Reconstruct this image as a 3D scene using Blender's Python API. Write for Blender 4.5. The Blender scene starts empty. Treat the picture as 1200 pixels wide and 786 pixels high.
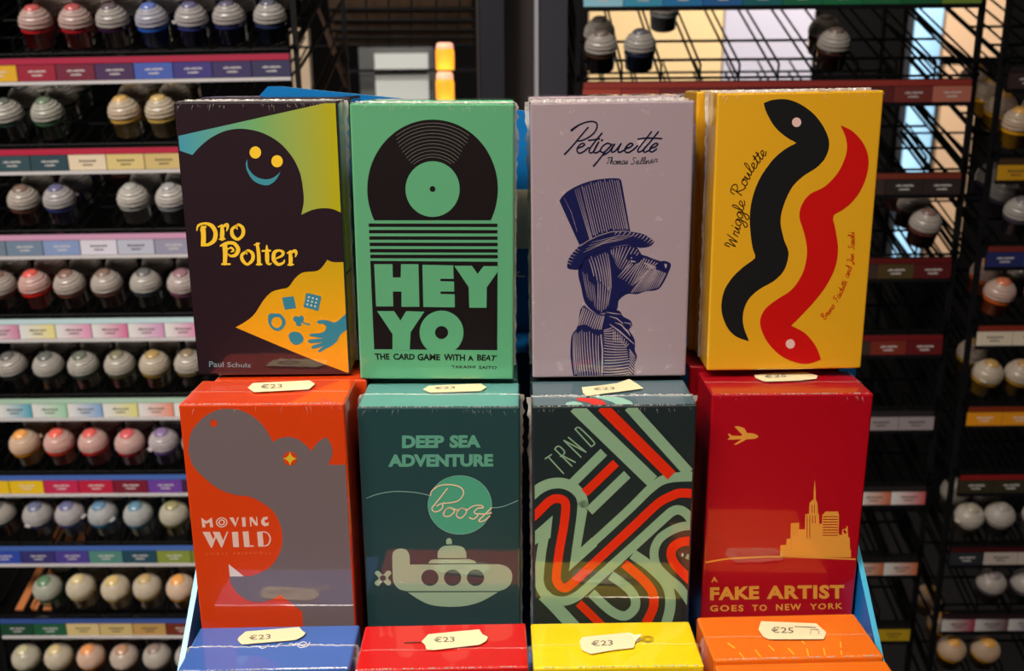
import bpy, bmesh, math, random
from mathutils import Vector, Matrix
from mathutils.geometry import tessellate_polygon
random.seed(7)
R = math.radians
SC = bpy.context.scene
C = SC.collection
# ------------------------------------------------------------------ camera
CZ = 1.45                                     # eye height
F, PITCH, ROLL = 1124.6, R(15.22), R(.52)
cam = bpy.data.cameras.new('camera'); camo = bpy.data.objects.new('camera', cam); C.objects.link(camo)
cam.sensor_width = 36; cam.lens = F/1200*36; cam.clip_start = .02
camo.matrix_world = Matrix.Translation((0, 0, CZ)) @ Matrix.Rotation(R(90)-PITCH, 4, 'X') @ Matrix.Rotation(-ROLL, 4, 'Z')
cam.dof.use_dof = True; cam.dof.focus_distance = .385; cam.dof.aperture_fstop = 16
SC.camera = camo
# ------------------------------------------------------------------ world, lights, exposure
w = bpy.data.worlds.new('world'); SC.world = w; w.use_nodes = True
w.node_tree.nodes['Background'].inputs[0].default_value = (.9, .82, .75, 1)
w.node_tree.nodes['Background'].inputs[1].default_value = .035
def area(name, loc, tgt, size, power, col, sy=None, spread=180):
    l = bpy.data.lights.new(name, 'AREA'); l.energy = power; l.color = col
    l.shape = 'RECTANGLE'; l.size = size; l.size_y = sy or size; l.spread = R(spread)
    o = bpy.data.objects.new(name, l); C.objects.link(o); o.location = loc
    o.rotation_euler = (Vector(tgt)-Vector(loc)).to_track_quat('-Z', 'Y').to_euler()
    return o
area('ceiling_or_fill_spot', (-.35, -.25, 2.6), (-.03, .4, 1.3), .18, .69, (1, .88, .74), spread=46)
area('ceiling_or_fill_spot', (.2, -.35, 2.6), (0, .4, 1.3), .14, .47, (1, .86, .70), spread=46)
area('ceiling_or_fill_spot', (.15, .62, 2.6), (.0, .40, 1.3), .2, .6, (1, .88, .74), spread=70)
area('ceiling_or_fill_panel', (-.95, -.4, 2.7), (-.42, .9, 1.15), .8, 12, (1, .93, .86), spread=80)
area('ceiling_or_fill_panel', (.9, 1.75, 2.7), (.75, 2.6, 1.6), .6, 22, (1, .92, .84), spread=110)  # added fill that brightens the far wall panels, no known fixture
area('ceiling_or_fill_spot', (-.22, 1.02, 2.75), (-.25, 1.75, 1.45), .15, 1.8, (1, .97, .92), spread=60)  # added beam to brighten the cabinet and cream board, no known source
SC.view_settings.view_transform = 'Standard'; SC.view_settings.look = 'None'
SC.view_settings.exposure = 0.0; SC.view_settings.gamma = 1
# ------------------------------------------------------------------ maths helpers
def ray(x, y):
    u = (x-600)/F; v = (393-y)/F; c, s = math.cos(ROLL), math.sin(ROLL)
    a = u*c+v*s; b = -u*s+v*c
    return Vector((a, math.cos(PITCH)+b*math.sin(PITCH), -math.sin(PITCH)+b*math.cos(PITCH)))
def at(x, y, Y):                              # the point of the line of sight through (x, y) at distance Y
    r = ray(x, y); r = r*(Y/r.y); return Vector((r.x, r.y, r.z+CZ))
def crop(ox, oy, s): return lambda pts: [(ox+p[0]/s, oy+p[1]/s)+tuple(q/s for q in p[2:]) for p in pts]
def smooth(pts, n=6, closed=False):
    m = len(pts)
    if m < 3: return [tuple(p) for p in pts]
    out = []
    rng = range(m) if closed else range(m-1)
    g = (lambda i: pts[i % m]) if closed else (lambda i: pts[max(0, min(m-1, i))])
    for i in rng:
        p0, p1, p2, p3 = g(i-1), g(i), g(i+1), g(i+2)
        for k in range(n):
            t = k/n
            out.append(tuple(.5*((2*b)+(-a+c)*t+(2*a-5*b+4*c-d)*t*t+(-a+3*b-3*c+d)*t**3) for a, b, c, d in zip(p0, p1, p2, p3)))
    if not closed: out.append(tuple(pts[-1]))
    return out
def segs(*ss, n=6):                           # outline out of smooth segments joined at corners
    out = []
    for s in ss: out += smooth(s, n) if len(s) > 2 else list(s)
    res = []
    for p in out:
        if not res or abs(p[0]-res[-1][0])+abs(p[1]-res[-1][1]) > 1e-4: res.append(p)
    if abs(res[0][0]-res[-1][0])+abs(res[0][1]-res[-1][1]) < 1e-4: res.pop()
    return res
def ellipse(cx, cy, rx, ry=None, n=32, a0=0, a1=360):
    ry = ry or rx
    return [(cx+rx*math.cos(R(a0+(a1-a0)*k/n)), cy+ry*math.sin(R(a0+(a1-a0)*k/n))) for k in range(n)]
# ------------------------------------------------------------------ materials
def lin(c): return tuple((x/255/12.92 if x/255 <= .04045 else ((x/255+.055)/1.055)**2.4) for x in c)
MC = {}
def nodes(m): m.use_nodes = True; return m.node_tree.nodes, m.node_tree.links, m.node_tree.nodes['Principled BSDF']
def film(nt, lk, b, s=.25):                   # clear shrink film: a coat with fine wrinkles
    b.inputs['Coat Weight'].default_value = 1; b.inputs['Coat Roughness'].default_value = .035; b.inputs['Coat IOR'].default_value = 1.8
    tc = nt.new('ShaderNodeTexCoord'); mp = nt.new('ShaderNodeMapping'); mp.inputs['Scale'].default_value = (1, 1, .35)
    n1 = nt.new('ShaderNodeTexNoise'); n1.inputs['Scale'].default_value = 55; n1.inputs['Detail'].default_value = 2
    n2 = nt.new('ShaderNodeTexNoise'); n2.inputs['Scale'].default_value = 420; n2.inputs['Detail'].default_value = 2
    mx = nt.new('ShaderNodeMath'); mx.operation = 'MULTIPLY_ADD'; mx.inputs[1].default_value = .12
    bp = nt.new('ShaderNodeBump'); bp.inputs['Strength'].default_value = s; bp.inputs['Distance'].default_value = .0006
    lk.new(tc.outputs['Object'], mp.inputs[0]); lk.new(mp.outputs[0], n1.inputs['Vector']); lk.new(tc.outputs['Object'], n2.inputs['Vector'])
    lk.new(n2.outputs[0], mx.inputs[0]); lk.new(n1.outputs[0], mx.inputs[2]); lk.new(mx.outputs[0], bp.inputs['Height'])
    lk.new(bp.outputs[0], b.inputs['Coat Normal'])
def print_mat(name, c, c2=None, axis=0, lo=0, hi=1, c3=None, scuff=0, filmed=True, rough=.45):
    key = (name, c, c2)
    if key in MC: return MC[key]
    m = bpy.data.materials.new(name); nt, lk, b = nodes(m)
    b.inputs['Base Color'].default_value = (*lin(c), 1); b.inputs['Roughness'].default_value = rough
    b.inputs['Specular IOR Level'].default_value = .3
    if filmed: film(nt, lk, b)
    src = None
    if c2:
        tc = nt.new('ShaderNodeTexCoord'); sp = nt.new('ShaderNodeSeparateXYZ'); mr = nt.new('ShaderNodeMapRange'); cr = nt.new('ShaderNodeValToRGB')
        mr.inputs[1].default_value = lo; mr.inputs[2].default_value = hi
        lk.new(tc.outputs['Object'], sp.inputs[0]); lk.new(sp.outputs[axis], mr.inputs[0]); lk.new(mr.outputs[0], cr.inputs[0])
        cr.color_ramp.elements[0].color = (*lin(c), 1); cr.color_ramp.elements[1].color = (*lin(c2 if not c3 else c3), 1)
        if c3: e = cr.color_ramp.elements.new(.5); e.color = (*lin(c2), 1)
        lk.new(cr.outputs[0], b.inputs['Base Color'])
    elif scuff:
        tc = nt.new('ShaderNodeTexCoord'); n = nt.new('ShaderNodeTexNoise'); n.inputs['Scale'].default_value = 130; n.inputs['Detail'].default_value = 8
        n.inputs['Roughness'].default_value = .7
        cr = nt.new('ShaderNodeValToRGB'); cr.color_ramp.elements[0].position = .60; cr.color_ramp.elements[1].position = .80
        cr.color_ramp.elements[0].color = (*lin(c), 1); cr.color_ramp.elements[1].color = (*lin(tuple(min(255, x+scuff) for x in c)), 1)
        lk.new(tc.outputs['Object'], n.inputs['Vector']); lk.new(n.outputs[0], cr.inputs[0]); lk.new(cr.outputs[0], b.inputs['Base Color'])
    MC[key] = m; return m
def plain(name, c, rough=.5, metal=0, spec=.5, noise=0):
    key = (name, c)
    if key in MC: return MC[key]
    m = bpy.data.materials.new(name); nt, lk, b = nodes(m)
    b.inputs['Base Color'].default_value = (*lin(c), 1); b.inputs['Roughness'].default_value = rough
    b.inputs['Metallic'].default_value = metal; b.inputs['Specular IOR Level'].default_value = spec
    if noise:
        tc = nt.new('ShaderNodeTexCoord'); n = nt.new('ShaderNodeTexNoise'); n.inputs['Scale'].default_value = noise; n.inputs['Detail'].default_value = 5
        mx = nt.new('ShaderNodeMix'); mx.data_type = 'RGBA'; mx.inputs['A'].default_value = (*lin(c), 1); mx.inputs['B'].default_value = (*[min(1, x*2.2+.004) for x in lin(c)], 1)
        lk.new(tc.outputs['Object'], n.inputs['Vector']); lk.new(n.outputs[0], mx.inputs['Factor']); lk.new(mx.outputs['Result'], b.inputs['Base Color'])
    MC[key] = m; return m
def glow(name, c, s, c2=None):
    key = (name, c)
    if key in MC: return MC[key]
    m = bpy.data.materials.new(name); nt, lk, b = nodes(m)
    b.inputs['Base Color'].default_value = (*lin(c), 1); b.inputs['Emission Color'].default_value = (*lin(c), 1); b.inputs['Emission Strength'].default_value = s
    if c2:
        tc = nt.new('ShaderNodeTexCoord'); n = nt.new('ShaderNodeTexNoise'); n.inputs['Scale'].default_value = 14
        cr = nt.new('ShaderNodeValToRGB'); cr.color_ramp.elements[0].position = .38; cr.color_ramp.elements[1].position = .62
        cr.color_ramp.elements[0].color = (*lin(c), 1); cr.color_ramp.elements[1].color = (*lin(c2), 1)
        lk.new(tc.outputs['Object'], n.inputs['Vector']); lk.new(n.outputs[0], cr.inputs[0]); lk.new(cr.outputs[0], b.inputs['Emission Color'])
    MC[key] = m; return m
def tinted(name, white, mixf, rough, spec=.5, coat=0, ribs=False, grad=False, trans=0):      # colour comes from each object's own colour
    m = bpy.data.materials.new(name); nt, lk, b = nodes(m)
    oi = nt.new('ShaderNodeObjectInfo'); mx = nt.new('ShaderNodeMix'); mx.data_type = 'RGBA'; mx.inputs['Factor'].default_value = mixf
    mx.inputs['A'].default_value = (*lin(white), 1); lk.new(oi.outputs['Color'], mx.inputs['B']); lk.new(mx.outputs['Result'], b.inputs['Base Color'])
    b.inputs['Roughness'].default_value = rough; b.inputs['Specular IOR Level'].default_value = spec; b.inputs['Coat Weight'].default_value = coat
    b.inputs['Transmission Weight'].default_value = trans
    if grad:                                   # pale at the left end running into the paint's colour
        tc = nt.new('ShaderNodeTexCoord'); sp = nt.new('ShaderNodeSeparateXYZ'); mr = nt.new('ShaderNodeMapRange')
        mr.inputs[1].default_value = -.014; mr.inputs[2].default_value = .018
        lk.new(tc.outputs['Object'], sp.inputs[0]); lk.new(sp.outputs[0], mr.inputs[0]); lk.new(mr.outputs[0], mx.inputs['Factor'])
    return m
JAR = tinted('paint_in_clear_jar', (30, 28, 30), .82, .22, .6, .5)
CAP = tinted('ribbed_cap_plastic', (240, 230, 218), .34, .25, trans=.4)
DOT = tinted('cap_centre_plastic', (190, 180, 170), .80, .22, .6, .4)
LAB = tinted('label_card', (255, 255, 255), 1, .5)
LABG = tinted('label_card_gradient', (225, 222, 218), 1, .5, grad=True)
WIRE = plain('black_wire', (6, 6, 6), .6, 0, .12)
METAL = plain('black_metal', (9, 8, 10), .55, 0, .15, noise=60)
TXTW = plain('white_label_text', (215, 210, 205)); TXTD = plain('dark_label_text', (60, 50, 45))
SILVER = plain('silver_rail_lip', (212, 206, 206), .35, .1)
WRAP = plain('film_crease_and_glint', (225, 222, 215), .15, 0, 1); WRAP.node_tree.nodes['Principled BSDF'].inputs['Alpha'].default_value = .5
STICK = plain('cream_sticker_paper', (226, 212, 170), .6)
WRAP2 = plain('clear_film_crease', (224, 220, 212), .12, 0, 1); WRAP2.node_tree.nodes['Principled BSDF'].inputs['Alpha'].default_value = .16
INK = plain('grey_stamp_ink', (105, 98, 85), .7)
# ------------------------------------------------------------------ object helpers
def link(name, me, parent=None, mat=None):
    o = bpy.data.objects.new(name, me); C.objects.link(o)
    if parent: o.parent = parent
    if mat: me.materials.append(mat)
    return o
def obj(name, bm, mat, parent=None, smooth_=False):
    me = bpy.data.meshes.new(name); bm.to_mesh(me); bm.free()
    for p in me.polygons: p.use_smooth = smooth_
    o = link(name, me, parent)
    for m in (mat if isinstance(mat, (list, tuple)) else [mat]): me.materials.append(m)
    return o
def empty(name, loc=(0, 0, 0)):
    o = bpy.data.objects.new(name, None); o.empty_display_size = .01; C.objects.link(o); o.location = loc; return o
def tag(o, label, cat, group=None):
    o['label'] = label; o['category'] = cat
    if group: o['group'] = group
    return o
def box(bm, x0, y0, z0, x1, y1, z1, mi=0, M=None):
    vs = [bm.verts.new(v) for v in ((x0, y0, z0), (x1, y0, z0), (x1, y1, z0), (x0, y1, z0), (x0, y0, z1), (x1, y0, z1), (x1, y1, z1), (x0, y1, z1))]
    if M:
        for v in vs: v.co = M @ v.co
    for f in ((3, 2, 1, 0), (4, 5, 6, 7), (0, 1, 5, 4), (1, 2, 6, 5), (2, 3, 7, 6), (3, 0, 4, 7)):
        bm.faces.new([vs[i] for i in f]).material_index = mi
def bar(bm, a, b, r=.001, n=5, mi=0):
    a, b = Vector(a), Vector(b); d = (b-a).normalized(); u = d.orthogonal().normalized(); v = d.cross(u)
    ra = [bm.verts.new(a+(u*math.cos(6.2832*k/n)+v*math.sin(6.2832*k/n))*r) for k in range(n)]
    rb = [bm.verts.new(b+(u*math.cos(6.2832*k/n)+v*math.sin(6.2832*k/n))*r) for k in range(n)]
    for k in range(n): bm.faces.new((ra[k], ra[(k+1) % n], rb[(k+1) % n], rb[k])).material_index = mi
    bm.faces.new(ra[::-1]).material_index = mi; bm.faces.new(rb).material_index = mi
def lathe(prof, n=24):
    bm = bmesh.new(); rings = []
    for r, z in prof: rings.append([bm.verts.new((r*math.cos(6.28318*k/n), r*math.sin(6.28318*k/n), z)) for k in range(n)] if r > 1e-6 else [bm.verts.new((0, 0, z))])
    for a, b in zip(rings, rings[1:]):
        for k in range(n):
            q = [a[k % len(a)], a[(k+1) % len(a)], b[(k+1) % len(b)], b[k % len(b)]]
            q = [v for i, v in enumerate(q) if v not in q[:i]]
            if len(q) > 2: bm.faces.new(q)
    return bm
# ------------------------------------------------------------------ game boxes
BW, BH, BD = .065, .1136, .0305
def bevel_box(w_, d, h, r=.0009):
    bm = bmesh.new(); box(bm, -w_/2, 0, 0, w_/2, d, h)
    bmesh.ops.bevel(bm, geom=bm.edges[:], offset=r, segments=3, affect='EDGES', profile=.5)
    return bm
class Game:
    def __init__(s, name, P, ang, mat, label, back=False):
        s.M = Matrix.Translation((P[0]/1000, P[1]/1000, CZ+P[2]/1000)) @ Matrix.Rotation(R(ang[0]), 4, 'Z') @ Matrix.Rotation(R(ang[1]), 4, 'X') @ Matrix.Rotation(R(ang[2]), 4, 'Y') @ Matrix.Translation((0, 0, -BH))
        s.o = empty(name); s.o.matrix_world = s.M
        tag(s.o, label, 'game box', 'card game boxes on the stepped display')
        s.n = 0; s.I = s.M.inverted()
        b = obj('box_body', bevel_box(BW, BD, BH), mat, s.o)
        s.body = b
        for p in b.data.polygons: p.use_smooth = False
    def front(s, x, y):
        o = s.I @ Vector((0, 0, CZ)); d = s.I.to_3x3() @ ray(x, y); p = o+d*(-o.y/d.y); return (p.x, p.z)
    def top(s, x, y):
        o = s.I @ Vector((0, 0, CZ)); d = s.I.to_3x3() @ ray(x, y); p = o+d*((BH-o.z)/d.z); return (p.x, p.y)
    def flat(s, name, polys, mat, layer, face='front', tris=None, label=None, inset=.0009):
        """polys: list of outlines (each a list of photo points, or a tuple (outline, hole, ...)) printed on one face"""
        bm = bmesh.new()
        for pl in polys:
            loops = pl if isinstance(pl, tuple) else (pl,)
            g = s.front if face == 'front' else s.top
            L3 = [[Vector((*g(*p[:2]), 0)) for p in lp] for lp in loops]
            vs = [bm.verts.new(v) for lp in L3 for v in lp]
            for t in tessellate_polygon(L3):
                if len(set(t)) == 3:
                    try: bm.faces.new([vs[i] for i in t])
                    except ValueError: pass
        s._finish(bm, name, mat, layer, face, label, inset)
    def lines(s, name, strokes, mat, layer, face='front', label=None, inset=.0009, caps=True, sm=5):
        """strokes: lists of (x, y, width) photo points; drawn as round-ended ribbons"""
        bm = bmesh.new(); g = s.front if face == 'front' else s.top
        for si, st in enumerate(strokes):
            n0 = len(bm.verts); st = smooth(st, sm) if sm and len(st) > 2 else st
            pts = [(p[0], p[1]) for p in st]; n = len(pts); Ls = []; Rs = []
            for i in range(n):
                a = pts[max(0, i-1)]; b = pts[min(n-1, i+1)]
                dx, dy = b[0]-a[0], b[1]-a[1]; l = math.hypot(dx, dy) or 1
                h = st[i][2]/2
                Ls.append((pts[i][0]-dy/l*h, pts[i][1]+dx/l*h)); Rs.append((pts[i][0]+dy/l*h, pts[i][1]-dx/l*h))
            V = [(bm.verts.new((*g(*a), 0)), bm.verts.new((*g(*b), 0))) for a, b in zip(Ls, Rs)]
            for (a, b), (c, d) in zip(V, V[1:]): bm.faces.new((a, b, d, c))
            if caps:
                for i in (0, n-1):
                    if st[i][2] > .25:
                        j = 1 if i == 0 else n-2; an = math.degrees(math.atan2(pts[i][1]-pts[j][1], pts[i][0]-pts[j][0]))
                        bm.faces.new([bm.verts.new((*g(*q), 0)) for q in ellipse(*pts[i], st[i][2]/2, None, 6, an-90, an+90)+[ellipse(*pts[i], st[i][2]/2, None, 1, an+90, an+90)[0]]])
            bm.verts.ensure_lookup_table()
            for v in bm.verts[n0:]: v.co.z = (si % 6)*.000007
        s._finish(bm, name, mat, layer, face, label, inset)
    def _finish(s, bm, name, mat, layer, face, label, inset):
        lo, hi = -BW/2+inset, BW/2-inset
        vlo, vhi = (inset, BH-inset) if face == 'front' else (inset, BD-inset)
        for co, no in (((lo, 0, 0), (-1, 0, 0)), ((hi, 0, 0), (1, 0, 0)), ((0, vlo, 0), (0, -1, 0)), ((0, vhi, 0), (0, 1, 0))):
            bmesh.ops.bisect_plane(bm, geom=bm.verts[:]+bm.edges[:]+bm.faces[:], plane_co=co, plane_no=no, clear_outer=True)
        off = .00005*layer
        for v in bm.verts:
            v.co = Vector((v.co.x, -off-v.co.z, v.co.y)) if face == 'front' else Vector((v.co.x, v.co.y, BH+off+v.co.z))
        bm.normal_update()
        want = Vector((0, -1, 0)) if face == 'front' else Vector((0, 0, 1))
        for f in bm.faces:
            if f.normal.dot(want) < 0: f.normal_flip()
        o = obj(name, bm, mat, s.o)
        if label: o['label'] = label
        return o
    def text(s, name, items, mat, layer, bold=.02, label=None):
        """items: (string, quad) with the quad TL, TR, BR, BL in photo points"""
        bm = bmesh.new()
        for it in items:
            st, q = it[0], it[1]; bd = it[2] if len(it) > 2 else bold
            cu = bpy.data.curves.new('t', 'FONT'); cu.body = st; cu.offset = bd; cu.resolution_u = 3
            cu.space_character = it[3] if len(it) > 3 else 1
            to = bpy.data.objects.new('t', cu); C.objects.link(to)
            me = bpy.data.meshes.new_from_object(to); bpy.data.objects.remove(to)
            xs = [v.co.x for v in me.vertices]; ys = [v.co.y for v in me.vertices]
            x0, x1, y0, y1 = min(xs), max(xs), min(ys), max(ys); vs = []
            for v in me.vertices:
                u = (v.co.x-x0)/(x1-x0); t = (v.co.y-y0)/(y1-y0)
                a = [q[3][k]*(1-u)+q[2][k]*u for k in (0, 1)]; b = [q[0][k]*(1-u)+q[1][k]*u for k in (0, 1)]
                vs.append(bm.verts.new((*s.front(a[0]*(1-t)+b[0]*t, a[1]*(1-t)+b[1]*t), 0)))
            for p in me.polygons:
                try: bm.faces.new([vs[i] for i in p.vertices])
                except ValueError: pass
            bpy.data.meshes.remove(me)
        s._finish(bm, name, mat, layer, 'front', label, .0009)
    def seam(s, amp=.0005, yfrac=.5, tall=.0006, width=.0005, ends=True, seed=1, mat=None):
        rnd = random.Random(seed); bm = bmesh.new(); n = 90; prev = None
        for i in range(n+1):
            x = -BW/2+BW*i/n; y = BD*yfrac+amp*math.sin(i*.9+rnd.random()*1.6)*.5+amp*math.sin(i*.13)
            h = tall*(.35+.65*rnd.random()); a = bm.verts.new((x, y-width/2, BH+.00005)); b = bm.verts.new((x, y, BH+h)); c = bm.verts.new((x, y+width/2, BH+.00005))
            if prev: bm.faces.new((prev[0], a, b, prev[1])); bm.faces.new((prev[1], b, c, prev[2]))
            prev = (a, b, c)
        if ends:
            for sx in (-1, 1):                   # the seam carries on down the narrow sides as a crumpled fin
                prev = None
                for i in range(60):
                    z = BH*(1-i/60); x = sx*(BW/2+.0001); k = .0006+.0014*rnd.random()*(1 if i < 14 else .5)
                    y = BD*yfrac+amp*math.sin(i*.7); a = bm.verts.new((x, y-.0003, z)); b = bm.verts.new((x+sx*k, y+.0006*(rnd.random()-.5), z)); c = bm.verts.new((x, y+.0003, z))
                    if prev: bm.faces.new((prev[0], a, b, prev[1])); bm.faces.new((prev[1], b, c, prev[2]))
                    prev = (a, b, c)
        obj('wrap_seam', bm, mat or WRAP, s.o)
    def creases(s, seed, k=26):                  # film wrinkles, highlights put in as pale slivers, gathering along the upper edge and corners
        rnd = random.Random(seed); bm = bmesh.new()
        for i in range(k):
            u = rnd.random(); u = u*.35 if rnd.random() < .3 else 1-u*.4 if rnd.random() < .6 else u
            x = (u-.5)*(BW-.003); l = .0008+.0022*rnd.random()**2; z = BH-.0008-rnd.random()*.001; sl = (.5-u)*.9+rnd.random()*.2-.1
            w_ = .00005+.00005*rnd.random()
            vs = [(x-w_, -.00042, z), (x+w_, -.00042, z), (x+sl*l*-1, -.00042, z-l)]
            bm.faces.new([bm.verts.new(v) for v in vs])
        for i in range(110):                     # pale specks put in for glints on the rounded upper front edge
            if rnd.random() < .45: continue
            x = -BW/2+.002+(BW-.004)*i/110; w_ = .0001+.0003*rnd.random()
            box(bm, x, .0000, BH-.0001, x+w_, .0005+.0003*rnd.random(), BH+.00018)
        obj('film_crease_and_glint', bm, WRAP, s.o)
    def sticker(s, pts, txt, tq, layer=6):
        """pts outline and tq text quad in photo points, on the top face"""
        bm = bmesh.new(); L = [Vector((*s.top(*p), 0)) for p in pts]; vb = [bm.verts.new((v.x, v.y, BH+.0007)) for v in L]
        vt = [bm.verts.new((v.x, v.y, BH+.0009)) for v in L]; n = len(L)
        for t in tessellate_polygon([L]): bm.faces.new([vt[i] for i in t]); 
        for i in range(n): bm.faces.new((vb[i], vb[(i+1) % n], vt[(i+1) % n], vt[i]))
        bmesh.ops.recalc_face_normals(bm, faces=bm.faces[:])
        st = obj('price_sticker', bm, STICK, s.o); st['label'] = 'cream price sticker reading '+txt
        cu = bpy.data.curves.new('t', 'FONT'); cu.body = txt; cu.offset = .012; cu.resolution_u = 2
        to = bpy.data.objects.new('t', cu); C.objects.link(to); me = bpy.data.meshes.new_from_object(to); bpy.data.objects.remove(to)
        xs = [v.co.x for v in me.vertices]; ys = [v.co.y for v in me.vertices]; x0, x1, y0, y1 = min(xs), max(xs), min(ys), max(ys)
        for v in me.vertices:
            u = (v.co.x-x0)/(x1-x0); t = (v.co.y-y0)/(y1-y0)
            a = [tq[3][k]*(1-u)+tq[2][k]*u for k in (0, 1)]; b = [tq[0][k]*(1-u)+tq[1][k]*u for k in (0, 1)]
            v.co = (*s.top(a[0]*(1-t)+b[0]*t, a[1]*(1-t)+b[1]*t), BH+.00096)
        o = link('price_text', me, st, INK)
# ---- a small stroke alphabet for the hand-written lines (unit = height of a small letter, y up)
G = {
'a': (.9, [[(.75, .85), (.4, 1), (.1, .6), (.2, .1), (.5, .1), (.75, .8), (.7, .2), (.9, .05)]]),
'd': (.9, [[(.75, .85), (.4, 1), (.1, .6), (.2, .1), (.5, .1), (.75, .8), (.85, 1.9), (.7, .2), (.9, .05)]]),
'e': (.75, [[(0, .3), (.45, .55), (.5, .9), (.25, .95), (.1, .5), (.3, .05), (.75, .3)]]),
'f': (.6, [[(0, .2), (.4, 1.2), (.5, 1.9), (.3, 1.9), (.25, 1), (.2, -.8)], [(.05, .9), (.5, .9)]]),
'g': (.85, [[(.7, .85), (.4, 1), (.1, .6), (.2, .15), (.5, .15), (.75, .9), (.7, -.6), (.4, -.95), (.2, -.6), (.85, .2)]]),
'h': (.85, [[(0, .2), (.3, 1.2), (.3, 1.9), (.15, 1.8), (.1, 0), (.35, .8), (.6, .85), (.6, .1), (.85, .2)]]),
'i': (.45, [[(0, .2), (.25, .95), (.2, .1), (.45, .2)], [(.28, 1.35), (.3, 1.45)]]),
'k': (.8, [[(0, .2), (.3, 1.2), (.3, 1.9), (.15, 1.8), (.1, 0)], [(.6, .9), (.2, .45), (.6, .05), (.8, .2)]]),
'l': (.5, [[(0, .2), (.4, 1.2), (.42, 1.85), (.22, 1.8), (.15, .3), (.5, .15)]]),
'm': (1.2, [[(0, .2), (.15, .95), (.1, 0), (.3, .8), (.5, .85), (.48, 0), (.7, .8), (.92, .85), (.9, .1), (1.2, .2)]]),
'n': (.85, [[(0, .2), (.15, .95), (.1, 0), (.35, .8), (.6, .85), (.58, .1), (.85, .2)]]),
'o': (.8, [[(.4, .95), (.1, .7), (.15, .1), (.5, .05), (.65, .6), (.4, .95), (.8, .8)]]),
'r': (.65, [[(0, .2), (.2, 1), (.25, .85), (.5, .9), (.4, .1), (.65, .2)]]),
's': (.65, [[(0, .2), (.35, 1), (.5, .4), (.3, 0), (.1, .15), (.65, .2)]]),
't': (.5, [[(0, .2), (.3, 1), (.3, 1.6), (.2, .2), (.5, .2)], [(.05, 1.1), (.5, 1.15)]]),
'u': (.85, [[(0, .3), (.15, .95), (.12, .2), (.35, .05), (.6, .9), (.6, .15), (.85, .2)]]),
'W': (1.35, [[(-.3, 1.1), (-.15, 1.8), (.15, 1.6), (.2, .1), (.65, 1.5), (.75, .1), (1.25, 1.9)]]),
'R': (1.3, [[(.3, 1.8), (.25, 0)], [(-.2, 1.2), (-.05, 1.85), (.6, 2), (.95, 1.5), (.6, 1.05), (.3, 1), (.8, .3), (1.2, 0), (1.3, .2)]]),
'B': (1.1, [[(.3, 1.8), (.2, 0)], [(0, 1.5), (.4, 1.95), (.85, 1.6), (.35, 1), (.95, .7), (.7, .05), (.2, .1)]]),
'F': (1, [[(.5, 1.8), (.35, .2), (.05, .1)], [(0, 1.6), (.5, 1.85), (1, 1.8)], [(.25, 1), (.7, 1.05)]]),
'J': (.9, [[(.2, 1.7), (.7, 1.85), (.6, .4), (.3, -.5), (.05, -.2), (.9, .4)]]),
'S': (.9, [[(.8, 1.6), (.5, 1.9), (.25, 1.5), (.65, .7), (.4, 0), (0, .3)]]),
'T': (.9, [[(.5, 1.8), (.35, .3), (.1, .05)], [(0, 1.6), (.4, 1.85), (1.1, 1.8)]]),
' ': (.6, [])}
def script(txt, path, h, wd, slant=.15):
    """strokes of a line of handwriting running along a smooth path of photo points"""
    P = smooth([tuple(p) for p in path], 12); L = [0]
    for a, b in zip(P, P[1:]): L.append(L[-1]+math.hypot(b[0]-a[0], b[1]-a[1]))
    tot = sum(G[c][0] for c in txt); k = L[-1]/tot; out = []; cur = 0
    def pos(d):
        d = max(0, min(L[-1]-1e-6, d)); i = 0
        while L[i+1] < d: i += 1
        t = (d-L[i])/(L[i+1]-L[i]); a, b = P[i], P[i+1]; dx, dy = (b[0]-a[0]), (b[1]-a[1]); l = math.hypot(dx, dy)
        return a[0]+dx*t, a[1]+dy*t, dx/l, dy/l
    for c in txt:
        for st in G[c][1]:
            q = []
            for x, y in st:
                px, py, dx, dy = pos((cur+x+slant*y)*k); q.append((px+dy*y*h, py-dx*y*h, wd))
            out.append(smooth(q, 4))
        cur += G[c][0]
    return out
def W3(fn, w_): return lambda pts: fn([(*p, w_) if len(p) == 2 else p for p in pts])
# ------------------------------------------------------------------ upper row
def body(c): return print_mat('box_card', c)
NIGHT = (37, 21, 29)
g = Game('card_game_box', (-100.9, 391.8, -9.4), (.88, -.25, .31), body(NIGHT), 'dark purple game box with a smiling ghost in a beam of light')
A = crop(190, 100, 4.365); A2 = crop(190, 270, 4.365); A3 = crop(310, 330, 8.736)
BEAM = print_mat('beam_ink', (66, 150, 172), (112, 168, 105), 0, -.032, .030, (176, 166, 20))
g.flat('beam_print', [segs(A([(40, 268), (890, 78), (930, 70)]), A([(945, 660), (918, 652)]), A([(918, 652), (870, 632), (820, 628), (765, 638), (712, 662)]),
    A([(712, 662), (724, 600), (722, 540), (706, 450), (668, 370), (606, 298), (530, 250), (460, 228), (390, 222), (320, 234), (250, 268), (195, 312), (155, 356)]), A([(155, 356), (40, 316)]))], BEAM, 1)
g.flat('ghost_cuff_print', [segs(A2([(375, 495), (420, 470), (470, 430), (520, 355), (560, 315), (605, 300), (645, 290), (680, 245), (720, 215), (790, 207), (820, 185), (845, 150)]), A2([(845, 150), (880, 162), (960, 160)]), A2([(1010, 160), (1010, 755), (950, 728), (720, 640), (375, 495)]))],
    print_mat('yellow_gradient_ink', (235, 150, 22), (222, 160, 20), 2, .0, .06, (180, 160, 16)), 1)
YEL = print_mat('golden_ink', (246, 200, 50)); TEAL = print_mat('teal_ink', (62, 140, 158)); TEALD = print_mat('deep_teal_ink', (52, 128, 150))
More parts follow.
